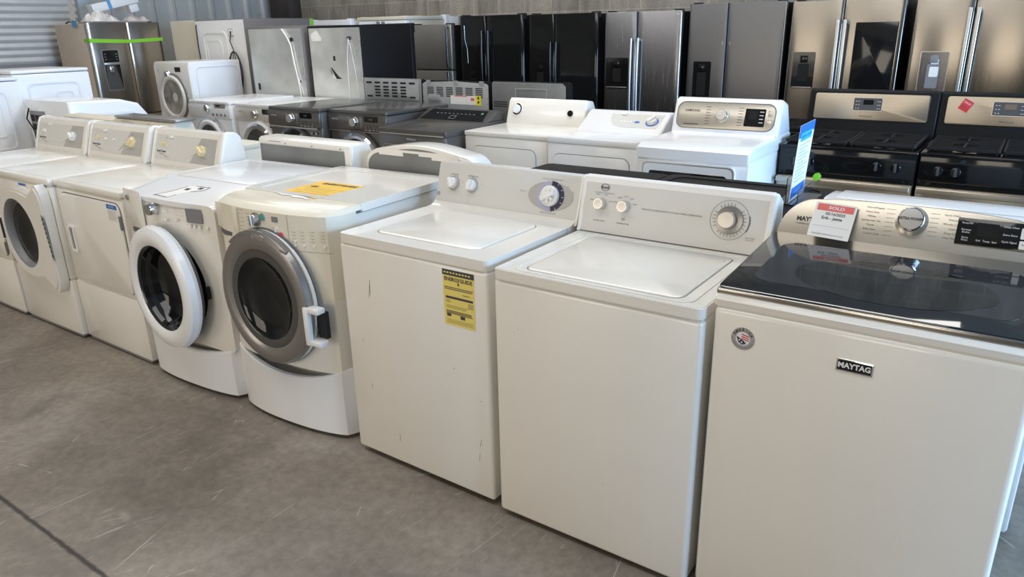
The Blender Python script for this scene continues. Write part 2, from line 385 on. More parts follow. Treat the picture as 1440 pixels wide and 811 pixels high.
# ================================================================ FRONT ROW
def gknob(parent, M, u, v, r, h=.022, mt=None, grip=None, rot=0, name='knob', skirt=None):
    b = bb(mt or WPLAS, M)
    if skirt: b.m(skirt).lathe(u, v, [(r * 1.35, 0), (r * 1.30, .003), (0.001, .003)], 28); b.m(mt or WPLAS)
    b.lathe(u, v, [(r, .001), (r * .98, h * .45), (r * .88, h * .62), (.001, h * .66)], 28)
    ca, sa = math.cos(rot), math.sin(rot)
    P = [(-r * .92, -r * .26), (r * .92, -r * .26), (r * 1.0, 0), (r * .92, r * .26), (-r * .92, r * .26)]
    b.m(grip or mt or WPLAS).poly([(u + a * ca - c_ * sa, v + a * sa + c_ * ca) for a, c_ in P], h * .5, h, .003)
    return b.out(name, parent)
def metalknob(parent, M, u, v, r, h=.024, name='knob', base=None, side=None):
    b = bb(side or CHROME, M)
    if base: b.m(base[1]).lathe(u, v, [(base[0], 0), (base[0] * .97, .005), (r * 1.05, .007), (.001, .007)], 36); b.m(side or CHROME)
    b.lathe(u, v, [(r * 1.08, .001), (r, h * .8), (r * .93, h), (r * .9, h)], 36)
    b.m(SATIN).lathe(u, v, [(r * .9, h), (.001, h + .001)], 36)
    return b.out(name, parent)
def printlines(b, u, v, w_, n, pitch, th=.0012, seed=0, ragged=.35):
    rnd = random.Random(seed)
    for i in range(n): b.rect(u, u + w_ * (1 - ragged * rnd.random()), v - i * pitch - th, v - i * pitch, .0007)
    return b

# ---- white top-load washer with two knobs and a large dial (third from the right)
def washer_ge():
    w, d = .69, .66
    t = thing('top_load_washer', 'white top-load washer with a yellow and black energy label on its scratched front', 'washing machine', (-.725, .023, 0), -.011)
    bd = bb(WHITE).box(0, w, 0, d, .022, .880, .012, 3).box(.006, w - .006, .006, d - .01, .8, .90)
    bd.m(INK).fr(FRONT(-.0004))
    rnd = random.Random(3)
    for (u, v, a, l) in ((.135, .69, 1.4, .05), (.142, .70, 1.5, .06), (.085, .50, 1.9, .012), (.11, .31, 1.6, .02), (.24, .12, 1.57, .03), (.63, .17, 1.5, .03), (.635, .23, 1.3, .03), (.64, .41, 0, .01), (.53, .5, 1.2, .01)):
        bd.tick(u, v, a, 0, l, .0013, .0003)
    bd.out('cabinet', t)
    bb(BLACKM).box(.03, w - .03, .03, d - .03, 0, .03).out('base', t)  # added dark slab for the shadowed foot gap under the cabinet
    # top deck with the lid opening and the swoop up to the console
    dk = bb(WHITE, TOP()).ringplate(rr(0, w, 0, .50, .022), rr(.103, .588, .074, .468, .045), .884, .918)
    dk.fr(I4).poly([(.49, .884), (.49, .918), (.515, .920), (.535, .928), (.545, .94), (.66, .94), (.66, .884)], 0, w, axis='x')
    dk.out('top_deck', t)
    ld = bb(WHITE, TOP()).plate(.107, .584, .078, .464, .90, .9215, .04, .006)
    ld.m(GREYP).fr(FRONT(.0775)).plate(.37, .46, .903, .915, -.001, .002, .003)
    ld.out('lid', t)
    M_ = CON(.54, .940, .585, 1.088)
    cs = bb(PANEL).poly([(.54, .936), (.584, 1.082), (.59, 1.092), (.62, 1.094), (.66, 1.06), (.66, .936)], .0, w + .005, .009, 2, axis='x')
    cs.m(WPLAS).poly([(.532, .915), (.545, .945), (.588, 1.088), (.63, 1.094), (.662, 1.05), (.662, .915)], w - .012, w + .010, .006, 2, axis='x')
    cs.fr(M_).m(INKG)
    cs.text('LOAD SIZE', .09, .112, .008).text('TEMPERATURE', .188, .112, .008)
    for u in (.09, .188):
        for a in (.35, 1.0, 1.57, 2.2, 2.8): cs.tick(u, .078, a, .030, .034, .0015)
        cs.text('MEDIUM', u, .109 - .008, .005); cs.text('MAX', u + .048, .083, .005)
    cs.m(PANELD).arc(.568, .073, 0, .101, 0, 2 * PI, .0004, 48, 1, .53)
    cs.m(LILAC).arc(.568, .073, .036, .062, PI * .55, PI * 1.55, .0008, 24, 1, .93)
    cs.m(NAVY).arc(.568, .073, .036, .062, -PI * .45, PI * .5, .0008, 24, 1, .93)
    cs.m(INKW)
    for a in (-1.0, -.4, 0, .5, 1.0): cs.tick(.568, .073, a, .050, .059, .0016, .0011)
    cs.m(INKG).text('COTTONS - PERMANENT PRESS', .568, .136, .0065).text('DELICATES - EASY CARE', .568, .008, .0065).text('REGULAR', .44, .08, .006).text('SPIN', .64, .115, .005).text('WASH', .665, .095, .005)
    cs.m(INKG).lathe(.016, .027, [(.008, 0), (.008, .0012), (.001, .0012)], 20).m(INKW).arc(.016, .027, .0055, .0065, 0, 2 * PI, .0016).text('GE', .016, .027, .006, .0016)
    cs.out('console', t)
    gknob(t, M_, .09, .076, .0225, .03, rot=2.2, skirt=PANELD); gknob(t, M_, .188, .076, .0225, .03, rot=1.3, skirt=PANELD)
    b = bb(WPLAS, M_).lathe(.568, .073, [(.040, .001), (.039, .012), (.034, .016), (.001, .016)], 36)
    b.m(YKNOB if False else WPLAS)
    for k in range(3):
        a = k * PI / 3 + .5; P = [(-.026, -.006), (.026, -.006), (.026, .006), (-.026, .006)]
        if k == 0: P = [(-.031, -.009), (.031, -.009), (.031, .009), (-.031, .009)]
        b.poly([(.568 + x * math.cos(a) - y * math.sin(a), .073 + x * math.sin(a) + y * math.cos(a)) for x, y in P], .015, .026 if k else .034, .003)
    b.out('dial', t)
    # the energy label: it is stuck on, a part of the washer
    b = bb(YEL, FRONT(-.0003)).rect(.502, .635, .668, .862, .0003)
    b.m(INK).rect(.501, .636, .846, .866, .0007).m(YEL)
    for i in range(9): b.rect(.508 + i * .013, .516 + i * .013, .8535, .8585, .001)
    b.m(INK).text('ENERGYGUIDE', .5685, .833, .0185, .0008, bold=.0006, sx=.97)
    b.add([(.5635, .822, .0008), (.5735, .822, .0008), (.5685, .812, .0008)], [(0, 1, 2)]).rect(.5675, .5695, .818, .834, .0008)
    printlines(b, .508, .806, .122, 2, .006, .0028, 1, .05)
    b.rect(.585, .615, .784, .786, .0008)
    b.rect(.512, .628, .765, .773, .0008)
    printlines(b, .512, .759, .03, 2, .006, .0015, 2); printlines(b, .606, .759, .025, 4, .005, .0015, 4)
    printlines(b, .512, .740, .118, 3, .004, .0009, 5); printlines(b, .512, .722, .118, 3, .0045, .0026, 6, .1)
    b.rect(.514, .532, .700, .710, .0008).rect(.572, .592, .697, .709, .0008)
    printlines(b, .512, .690, .118, 4, .004, .0008, 7, .1)
    b.out('energy_label', t, 'yellow energy guide label with black print')
    return t

# ---- white top-load washer with silver dials (second from the right)
def washer_roper():
    w, d = .683, .66
    t = thing('top_load_washer', 'plain white top-load washer with round silver dial, second from the right in the front row', 'washing machine', (0, 0, 0), 0)
    bd = bb(WHITE).box(0, w, 0, d, .018, .874, .014, 3).box(.006, w - .006, .006, d - .01, .8, .89)
    bd.m(INKG).fr(FRONT(-.0004))
    for (u, v) in ((.09, .72), (.075, .71), (.4, .27), (.56, .13)): bd.rect(u, u + .003, v, v + .002, .0002)
    bd.out('cabinet', t)
    bb(BLACKM).box(.03, w - .03, .03, d - .03, 0, .03).out('base', t)  # dark slab in place of feet, filling in the shade below
    dk = bb(WHITE, TOP()).ringplate(rr(0, w, -.002, d, .02), rr(.085, .605, .040, .485, .035), .878, .908)
    dk.ringplate(rr(.055, .640, .018, .515, .04), rr(.062, .633, .025, .508, .036), .905, .9105)
    dk.ringplate(rr(0.004, w - .004, .002, d - .004, .02), rr(.012, w - .012, .01, d - .01, .02), .905, .910)
    dk.out('top_deck', t)
    ld = bb(WHITE, TOP()).plate(.089, .601, .044, .481, .89, .9115, .03, .005)
    ld.m(INK).rect(.30, .303, .30, .302, .912).rect(.27, .285, .19, .191, .912)
    for (x, y) in ((.585, .43), (.59, .445), (.588, .41), (.592, .455)): ld.rect(x, x + .003, y, y + .005, .912)
    ld.out('lid', t)
    M_ = CON(.53, .914, .572, 1.095)
    P = [(.52, .912), (.53, .93), (.571, 1.085), (.578, 1.10), (.60, 1.104), (.655, 1.07), (.66, .912)]
    cs = bb(PANEL).poly([(.53, .912), (.533, .93), (.573, 1.088), (.60, 1.095), (.65, 1.06), (.65, .912)], .008, w - .012, axis='x')
    cs.m(WPLAS).poly([(.571, 1.083), (.576, 1.102), (.60, 1.107), (.656, 1.07), (.658, 1.0), (.65, 1.0)], .004, w - .006, axis='x')
    cs.m(INK).fr(M_)
    for u, lab, n in ((.08, 'WATER LEVEL', 4), (.174, 'TEMPERATURE', 5)):
        cs.text(lab, u, .040, .0075)
        for k in range(n):
            a = PI - .35 - k * (PI - .7) / (n - 1); cs.text('SMALL' if n == 4 else 'WARM', u + .041 * math.cos(a), .10 + .036 * math.sin(a), .0052)
    cs.text('COLD', .174, .058, .005).text('COLD', .174, .053, .005)
    cs.text('HEAVY DUTY, SUPER CAPACITY / 8 CYCLE, 2 SPEED COMBINATION', .348, .100, .0072)
    cs.arc(.55, .1, .0635, .0645, 0, 2 * PI, .0006, 48)
    for k in range(28):
        a = 2 * PI * k / 28
        if k in (4, 5, 11, 17): continue
        cs.tick(.55, .1, a, .047 if k % 3 else .044, .056, .0014)
    cs.arc(.55, .1, .0655, .068, -.5, .3, .0006, 12)
    cs.text('PULL START', .625, .05, .0055).text('PUSH STOP', .625, .043, .005)
    cs.arc(.089, .160, .0125, .0145, 0, 2 * PI, .0006, 30, 1.15, .9).text('Roper', .089, .160, .012, bold=.0004).text('BY WHIRLPOOL CORPORATION', .089, .140, .0052)
    cs.out('console', t)
    for s, x0, x1 in ((0, -.004, .012), (1, w - .016, w + .006)):
        bb(WPLAS).poly(P, x0, x1, .005, 2, axis='x').out('end_cap', t)
    metalknob(t, M_, .08, .100, .0185, .026); metalknob(t, M_, .174, .100, .0185, .026)
    metalknob(t, M_, .55, .100, .028, .036, 'dial', base=(.046, GREYRING))
    return t

# ---- white top-load washer with a black glass lid (nearest, at the right)
def washer_maytag():
    w, d = .702, .68
    t = thing('top_load_washer', 'white top-load washer with black glass lid and brushed silver console, nearest the camera', 'washing machine', (.704, .022, 0), .003)
    bd = bb(WHITE).box(0, w, 0, d, .03, .918, .016, 3).box(.006, w - .006, .006, d - .01, .85, .93)
    bd.out('cabinet', t)
    bb(BLACKM).box(.03, w - .03, .03, d - .03, 0, .04).out('base', t)  # added black slab standing in for the shaded foot gap
    bb(WHITE).poly([(.003, .9215), (.001, .938), (.012, .948), (.30, .968), (.52, .985), (.68, .985), (.68, .9215)], -.002, w + .002, .004, axis='x').out('top_deck', t)
    M_ = CON(.028, .9585, .53, .990)
    lv = bb(LIDG, M_).plate(-.006, w + .006, 0, .507, -.006, .006, .022, .003)
    lv.m(LIDIN).poly(rr(.052, w - .045, .085, .42, .05), .0061, .0064)
    lv.m(LIDG).poly([(.374 + .235 * math.cos(2 * PI * k / 48), .205 + .145 * math.sin(2 * PI * k / 48)) for k in range(48)], .0065, .0068)
    lv.out('lid', t)
    bb(mat('dark_chrome_trim', (.34, .32, .29), .18, metal=1.), M_).plate(-.004, w + .004, -.012, .006, -.012, .004, .006, .003).out('lid_trim', t, 'chrome strip along the front edge of the glass lid')
    # arched console
    M_ = CON(.53, .985, .585, 1.10)
    def arch(o):
        P = [(-.002 + o, 0), (w + .002 - o, 0)]
        for k in range(13):
            a = k / 12.; P.append((w + .002 - o - .105 * (1 - math.cos(a * PI / 2)), .005 + (.122 - o) * math.sin(a * PI / 2)))
        for k in range(1, 10): x = w - .105 - (w - .21) * k / 10.; P.append((x, .127 - o + .010 * math.sin(PI * k / 10.) ** .6))
        for k in range(13):
            a = 1 - k / 12.; P.append((-.002 + o + .105 * (1 - math.cos(a * PI / 2)), .005 + (.122 - o) * math.sin(a * PI / 2)))
        return P
    cs = bb(SILVER, M_).poly(arch(0), -.075, 0, .004)
    cs.m(INK)
    cs.text('MAYTAG', .050, .060, .0185, bold=.0009, align='LEFT').text('COMMERCIAL TECHNOLOGY', .050, .045, .0062, align='LEFT')
    for s, L_ in ((-1, ('Normal/Regular', 'Heavy Duty', 'Whites', 'Sanitize with Oxi', 'Towels', 'Bulky Items', 'Custom Cycle')), (1, ('Quick Wash', 'Delicates', 'Wrinkle Control', 'Colors', 'Drain & Spin', 'Clean Washer'))):
        for k, q in enumerate(L_):
            v = .118 - k * .0130
            cs.text(q, w / 2 + .012 + s * (.098 if k in (0, 6) else .105), v, .0075); cs.rect(*sorted((w / 2 + .012 + s * .045, w / 2 + .012 + s * .068)), v - .0004, v + .0004)
    cs.out('console', t)
    M_ = M_ @ Matrix.Translation((-.010, .028, 0))
    b = bb(BLACKG, M_).plate(.487, .668, .012, .088, 0, .0025, .004, .001)
    b.m(BLACKM).rect(.535, .585, .040, .078, .0028)
    b.m(INKW)
    for u, v, q in ((.510, .074, 'Steep/Fill'), (.510, .055, 'Remote'), (.510, .048, 'Enable'), (.510, .033, 'Extra'), (.510, .026, 'Rinse'), (.613, .074, 'Deep Clean'), (.613, .052, 'Extra Rinse'), (.613, .033, 'Cycle Signal'), (.542, .028, 'Soil'), (.561, .028, 'Temp'), (.580, .028, 'Spin')): b.text(q, u, v, .0072, .003)
    b.m(PAPER).plate(.636, .652, .018, .040, .002, .0035, .002).plate(.636, .652, .045, .075, .002, .0035, .002).m(INK).text('>', .644, .029, .012, .0038)
    b.out('control_display', t)
    M_ = M_ @ Matrix.Translation((.010, -.008, 0))
    b = bb(CHROME, M_).lathe(w / 2 + .012, .070, [(.043, .0), (.039, .010), (.036, .022), (.034, .028), (.0325, .029)], 48)
    b.m(BLACKG).lathe(w / 2 + .012, .070, [(.0325, .029), (.0305, .0292)], 48).m(SATIN).lathe(w / 2 + .012, .070, [(.0305, .0292), (.001, .0295)], 48)
    b.m(INK).text('EXTRA POWER', w / 2 + .012, .070, .0108, .0308, bold=.0003, sx=.86); b.out('dial', t)
    # badge and round sticker on the front
    b = bb(CHROME, FRONT(0)).plate(.309, .392, .815, .848, 0, .0025, .001, .0008).m(BLACKG).plate(.3125, .3885, .8185, .8445, .002, .003, .001).m(INKW).text('MAYTAG', .3505, .8315, .019, .0034, bold=.0007, sx=.95)
    b.out('name_badge', t)
    b = bb(SATIN, FRONT(0)); u, v, R_ = .081, .843, .031
    b.m(mat('grey_sticker', (.36, .34, .32), .4)).disc(u, v, R_, 0, .0008, 36).m(INK)
    for k, ch in enumerate('AMERICA'):
        a = math.radians(152 - k * 20.5); b.text(ch, u + .0245 * math.cos(a), v + .0245 * math.sin(a), .0105, .0013, rot=a - PI / 2, bold=.0004)
    b.arc(u, v, .0265, .0272, PI * 1.1, PI * 1.9, .0012).arc(u, v, .0235, .0240, PI * 1.12, PI * 1.88, .0012)
    for s in (-1, 1): b.disc(u + s * .0265, v - .002, .0012, .0008, .0014, 8)
    b.m(INKW).disc(u, v, .0185, .0008, .0014, 28)
    b.m(RED)
    for q in (-.001, .005, .011): b.add([(u - .004, v + q, .0017), (u + .016, v + q - .004, .0017), (u + .016, v + q - .001, .0017), (u - .003, v + q + .003, .0017)], [(0, 1, 2, 3)])
    b.m(NAVY).add([(u - .017, v + .006, .0019), (u - .011, v - .010, .0019), (u - .002, v - .0165, .0019), (u + .010, v - .012, .0019), (u + .004, v - .006, .0019), (u - .004, v - .001, .0019)], [(0, 1, 2, 3, 4, 5)])
    b.m(INKW)
    for du, dv in ((-.008, -.004), (-.002, -.010)):
        pts = []
        for k in range(10): a = PI / 2 + k * PI / 5; r_ = .0035 if k % 2 == 0 else .0014; pts.append((u + du + r_ * math.cos(a), v + dv + r_ * math.sin(a), .0023))
        b.add(pts, [list(range(10))])
    b.out('round_sticker', t, 'round grey sticker with a flag emblem')
    return t

# ---- front loaders with a bulged front
def bulge(y0, dep, w):
    return lambda v: Vector((v.x, v.y + y0 - dep * (1 - abs((v.x - w * .51) / (w * .51)) ** 2.5 if 0 < v.x < w else 0) + (0 if v.y < .3 else -y0 + dep * (1 - abs((v.x - w * .51) / (w * .51)) ** 2.5 if 0 < v.x < w else 0)), v.z))
def plan(w, d, y0, dep, inset=0, rc=.03):
    P = []; n = 22
    for k in range(n + 1):
        x = inset + (w - 2 * inset) * k / n; t = abs((x - w * .51) / (w * .51)); y = y0 - dep * (1 - min(1, t) ** 2.5) + inset
        e = min(x - inset, w - inset - x)
        if e < rc: y += rc - math.sqrt(max(0, rc * rc - (rc - e) ** 2))
        P.append((x, y))
    return P + [(w - inset, d), (inset, d)]
def wfun(w, y0, dep):
    return lambda v: Vector((v.x, v.y + y0 - dep * (1 - min(1, abs((v.x - w * .51) / (w * .51))) ** 2.5), v.z))

DU, DUA, W2, W2A = (-1.478, .016, 0), .056, (-2.17, -.011, 0), .042
def washer_duet():
    w, d, y0, dep = .690, .765, .012, .052
    t = thing('front_load_washer', 'cream and white front-load washer with large grey round door', 'washing machine', DU, DUA)
    wf = wfun(w, y0, dep)
    b = bb(WHITE, TOP()).poly(plan(w, .115, y0, dep, 0, .05), .30, .80).poly(rr(.004, w - .004, .10, d, .015), .02, .945)
    b.m(CREAM).poly(plan(w, .13, y0, dep, -.001, .05), .62, .955, .0)
    b.out('cabinet', t)
    # sloped cream cap and white top with sunken panel
    b = bb(CREAM, TOP()); P0 = plan(w, .17, y0, dep, 0, .05); P1 = plan(w, .17, y0 + .022, dep, .01, .05); n = len(P0)
    b.add([(x, y, .955) for x, y in P0] + [(x, y, .974) for x, y in P1], [(i, (i + 1) % n, n + (i + 1) % n, n + i) for i in range(n)] + [list(range(n, 2 * n))])
    b.out('top_cap', t)
    b = bb(WHITE, TOP()).ringplate(rr(.0, w, .165, d, .012), rr(.05, w - .05, .20, d - .09, .04), .945, .978).poly(rr(.045, w - .045, .195, d - .085, .04), .94, .9755)
    b.out('top_panel', t)
    # service panel at the foot with its curved seam
    P = plan(w, .12, y0 - .004, dep, 0, .05)[:-2]; vs = []; n = len(P)
    for x, y in P: s = 1 - min(1, abs((x - w * .5) / (w * .5))) ** 2; zt = .325 - .075 * s; vs += [(x, y, .02), (x, y - .003, zt - .006), (x, y + .004, zt), (x, y + .02, zt)]
    b = bb(WHITE2).add(vs, [(4 * i + k, 4 * i + 4 + k, 4 * i + 5 + k, 4 * i + 1 + k) for i in range(n - 1) for k in range(3)])
    b.box(.0, w, .06, .3, .02, .30); b.out('service_panel', t)
    bb(BLACKM).box(.04, w - .04, .05, d - .05, 0, .03).out('base', t)  # dark slab added as the shadow under the service panel
    # control fascia print
    F0 = FRONT(-.0012)
    b = bb(INKG, F0, wf)
    b.rect(.198, .1995, .80, .955, .0008).rect(.4855, .487, .815, .952, .0008)
    for k in range(22): b.rect(w * .70 + k * .013, w * .70 + (k + 1) * .013 if k < 15 else w * .70 + 15 * .013, .8135 + 0 * k, .815, .0009) if k < 15 else None
    for k in range(8): b.rect(.207, .212, .945 - k * .0165, .948 - k * .0165); b.text('Wash', .226, .9465 - k * .0165, .007)
    for k in range(5): b.text('Normal', .262, .935 - k * .014, .0065)
    for k in range(4): b.text('Cycle', .405, .895 - k * .012, .0065)
    for k, u in enumerate((.515, .555, .600, .645)):
        for q in range(4): b.text('Temp', u, .888 - q * .013 + .003 * k, .0065); b.rect(u - .014, u - .0115, .887 - q * .013 + .003 * k, .889 - q * .013 + .003 * k)
    b.text('W', .018, .935, .012).out('printed_markings', t)
    bb(GREYP, F0, wf).plate(.404, .438, .918, .940, 0, .0015, .002).out('display', t)
    metal = bb(GREYRING, F0, wf).lathe(.312, .918, [(.028, 0), (.027, .006), (.024, .008), (.001, .008)], 32)
    metal.m(SATIN).lathe(.312, .918, [(.021, .008), (.020, .022), (.001, .024)], 28).poly([(.305, .896), (.319, .896), (.319, .940), (.305, .940)], .02, .032, .003); metal.out('dial', t)
    b = bb(PANELD, F0, wf).disc(.353, .932, .016, 0, .003).m(TEAL).disc(.353, .932, .013, .003, .006); b.out('button', t, 'teal round start button')
    b = bb(REDB, F0, wf).disc(.447, .870, .011, 0, .005); b.out('button', t, 'red round stop button')
    for u, v in ((.425, .893), (.419, .880), (.519, .853), (.517, .836), (.558, .838), (.603, .838), (.648, .838)): bb(WPLAS, F0, wf).disc(u, v, .0052, 0, .004, 14).out('button', t)
    # dispenser drawer at upper left
    b = bb(CREAM, F0, wf).plate(.004, .19, .845, .952, 0, .003, .006, .001); b.m(GASKET).poly([(.03, .838), (.13, .838), (.125, .822), (.06, .815), (.03, .826)], 0, .002); b.out('dispenser_drawer', t)
    # door
    cu, cv = .352, .600
    D0 = FRONT(-.040)
    b = bb(GASKET, D0).lathe(cu, cv, [(.276, 0), (.276, .012), (.2, .012), (.2, 0)], 56, .95, 1.05)
    b.m(WHITE).lathe(cu + .004, cv, [(.273, .010), (.273, .022), (.2, .022), (.2, .01)], 56, .96, 1.045); b.out('door_frame', t)
    b = bb(GREYRING, D0).lathe(cu, cv, [(.270, .018), (.273, .032), (.262, .050), (.235, .058), (.212, .052), (.20, .046)], 64, .95, 1.05)
    dr = b.out('door', t)
    b = bb(mat('smoked_outer_window', (.075, .07, .065), .12, spec=.4), D0).lathe(cu, cv, [(.202, .046), (.175, .050), (.165, .046)], 56, .97, 1.06)
    b.m(GLASS).lathe(cu, cv, [(.166, .046), (.155, .035), (.10, .022), (.001, .018)], 48, .97, 1.06); b.out('door_window', dr)
    # upper grey fascia over the door and its badge
    P = [(cu + .272 * .95 * math.cos(a), cv + .272 * 1.05 * math.sin(a) + .003) for a in [math.radians(50 + k * 80 / 20) for k in range(21)]] + [(cu - .165, cv + .216), (cu + .165, cv + .216)]
    b = bb(GREYRING, D0).poly(P, .02, .052, .004); b.m(CHROME).poly([(cu + .018 + .036 * math.cos(2 * PI * k / 28), cv + .262 + .015 * math.sin(2 * PI * k / 28)) for k in range(28)], .052, .055).m(GREYP).text('Whirlpool', cu + .018, cv + .262, .0125, .0556); b.out('door_crest', dr)
    b = bb(WPLAS, D0)
    b.box(cu + .235, cu + .258, cv - .145, cv + .015, .04, .066, .005).box(cu + .235, cu + .315, cv - .145, cv - .122, .02, .062, .005).box(cu + .235, cu + .315, cv - .008, cv + .015, .02, .062, .005)
    b.m(DARK).box(cu + .262, cu + .31, cv - .12, cv - .01, .0, .02); b.out('door_handle', dr)
    # black accent under the fascia: gap line on the right flank
    bb(GASKET).box(w - .002, w + .0006, .118, .122, .34, .80).box(w - .002, w + .0006, .13, d - .02, .9435, .9450).out('side_seam', t)
    # torn yellow sheet on the top (own object)
    return t
def tornpaper(name, label, cat, z, pts, mt, lines, loc, rz):
    b = bb(mt, TOP()).poly(pts, z, z + .0008); lines(b)
    return tag(b.out(name), label, cat, loc=loc, rz=rz)

def washer_w2():
    w, d, y0, dep = .680, .75, .01, .035
    t = thing('front_load_washer', 'white front-load washer with its round white door standing ajar', 'washing machine', W2, W2A)
    wf = wfun(w, y0, dep); cu, cv = .352, .530; R0 = .212
    # front shell with the round opening
    b = bb(WHITE, FRONT(0), wf); k = 14
    outer = rr(0.004, w - .004, .235, .922, .03, k); inner = ell(cu, cv, R0, R0 * 1.08, k); b.ringplate(outer, inner, -.05, 0)
    b.warp = None; b.fr(TOP()).poly(rr(.0, w, .05, .12, .01), .24, .26).poly(rr(.0, .09, .045, .3, .01), .24, .92).poly(rr(w - .075, w, .045, .3, .01), .24, .92).poly(rr(0, w, .045, .3, .01), .80, .92)
    b.poly(rr(.002, w - .002, .24, d, .015), .02, .955).poly(rr(0, w, .045, .3, .01), .02, .27)
    b.out('cabinet', t)
    b = bb(GASKET, FRONT(0)).lathe(cu, cv, [(R0 + .004, -.012), (R0 - .012, -.004), (R0 - .03, -.02), (R0 - .035, -.07), (R0 - .02, -.09), (R0 - .02, -.20), (.001, -.21)], 48, 1, 1.08); b.out('door_gasket', t)
    b = bb(SATIN, FRONT(0)).lathe(cu, cv, [(R0 - .036, -.10), (R0 - .05, -.19), (.001, -.2)], 40, 1, 1.08); b.out('drum', t)
    P = plan(w, .75, y0 + .014, dep, 0, .04)
    n = len(P); H0 = [.905 + 0 * y for x, y in P]; H1 = [min(.966, .924 + max(0, y + .03) * .165) for x, y in P]
    yb_ = .235; Q = [p for p in P if p[1] < .2]; m_ = len(Q)
    vs = [(x, y, .90) for x, y in Q] + [(x, y, .9215) for x, y in Q] + [(min(max(x, .012), w - .012), y + .012, .9275) for x, y in Q] + [(min(max(x, .012), w - .012), yb_, .966) for x, y in Q]
    b = bb(WHITE2).add(vs, [(q * m_ + i, q * m_ + i + 1, (q + 1) * m_ + i + 1, (q + 1) * m_ + i) for q in range(3) for i in range(m_ - 1)])
    b.poly([(.03, .90), (.03, .925), (.235, .9655), (.75, .966), (.75, .90)], .0, w, axis='x').fr(TOP()).poly(rr(.05, w - .05, .25, d - .06, .04), .966, .968, .001); b.out('top_panel', t)
    P = plan(w, .12, y0 - .004, dep, 0, .045)[:-2]; vs = []; n = len(P)
    for x, y in P: s = 1 - min(1, abs((x - w * .5) / (w * .5))) ** 2; zt = .255 - .045 * s; vs += [(x, y, .02), (x, y - .003, zt - .006), (x, y + .004, zt), (x, y + .02, zt)]
    b = bb(WHITE2).add(vs, [(4 * i + k_, 4 * i + 4 + k_, 4 * i + 5 + k_, 4 * i + 1 + k_) for i in range(n - 1) for k_ in range(3)]).box(0, w, .06, .3, .02, .2); b.out('service_panel', t)
    bb(BLACKM).box(.04, w - .04, .05, d - .05, 0, .03).out('base', t)  # dark slab added for the shaded gap at the foot
    F0 = FRONT(-.0012)
    b = bb(INKG, F0, wf)
    for k_ in range(6): a = .6 + k_ * .45; b.text('Cycle', .272 + .045 * math.cos(a), .868 + .036 * math.sin(a), .0065)
    for q in range(4): b.text('Rinse', .45, .90 - q * .016, .0065)
    for q in range(3): b.text('Steam', .49, .90 - q * .016, .006); b.text('Opt', .40, .845 - q * .012, .006)
    b.text('Press', .385, .885, .0065).text('Start', .385, .832, .006).rect(.05, .11, .785, .7865).text('Dispense', .10, .805, .007)
    b.arc(.05, .905, .012, .014, 0, 2 * PI, .001)
    b.out('printed_markings', t)
    bb(GREYP, F0, wf).plate(.514, .608, .842, .905, 0, .0018, .004).m(INKG).rect(.525, .597, .884, .89, .002).rect(.525, .58, .868, .874, .002).rect(.525, .59, .853, .858, .002).out('display', t)
    metalknob(t, F0 @ Matrix.Translation((0, 0, .022)), .276, .876, .026, .028, 'dial')
    for u, v in ((.36, .872), (.362, .835), (.53, .826), (.558, .826), (.588, .826), (.63, .826), (.44, .842), (.34, .83)): bb(WPLAS, F0, wf).disc(u, v, .008, 0, .004, 16).out('button', t)
    b = bb(WHITE, F0, wf).plate(.006, .19, .735, .945, 0, .003, .01, .001).m(GASKET).plate(.05, .145, .742, .765, .002, .0035, .008).m(SATIN).poly([(.045 + .018 * math.cos(2 * PI * k_ / 20), .902 + .011 * math.sin(2 * PI * k_ / 20)) for k_ in range(20)], .003, .005); b.out('dispenser_drawer', t)
    # the door, swung open on its left hinge
    hx, ang = cu - .250, math.radians(-4.5)
    Rm = Matrix.Translation((hx, -.045, 0)) @ Matrix.Rotation(ang, 4, 'Z') @ Matrix.Translation((-hx, .045, 0))
    D0 = Rm @ FRONT(-.040)
    b = bb(WHITE2, D0).lathe(cu, cv, [(.235, -.010), (.262, .0), (.270, .020), (.262, .045), (.238, .058), (.205, .058), (.188, .048), (.184, .03)], 64, 1, 1.08); dr = b.out('door', t)
    b = bb(mat('smoked_bowl_glass', (.022, .024, .027), .06, spec=.35), D0).lathe(cu, cv, [(.187, .046), (.178, .038), (.160, .0)], 48, 1, 1.08).m(GLASS).lathe(cu, cv, [(.176, .037), (.150, -.03), (.11, -.05), (.001, -.06)], 48, 1, 1.08); b.out('door_window', dr)
    b = bb(GASKET, D0).lathe(cu, cv, [(.24, -.010), (.245, -.022), (.18, -.022), (.18, -.01)], 48, 1, 1.08); b.out('door_liner', dr)
    bb(GREYP).box(hx - .012, hx + .02, -.05, -.02, cv - .06, cv + .06, .004).out('hinge', t)
    b = bb(BLACKM).box(cu + .235, cu + .25, -.04, -.02, cv - .03, cv + .03, .003); b.out('latch', t)
    return t

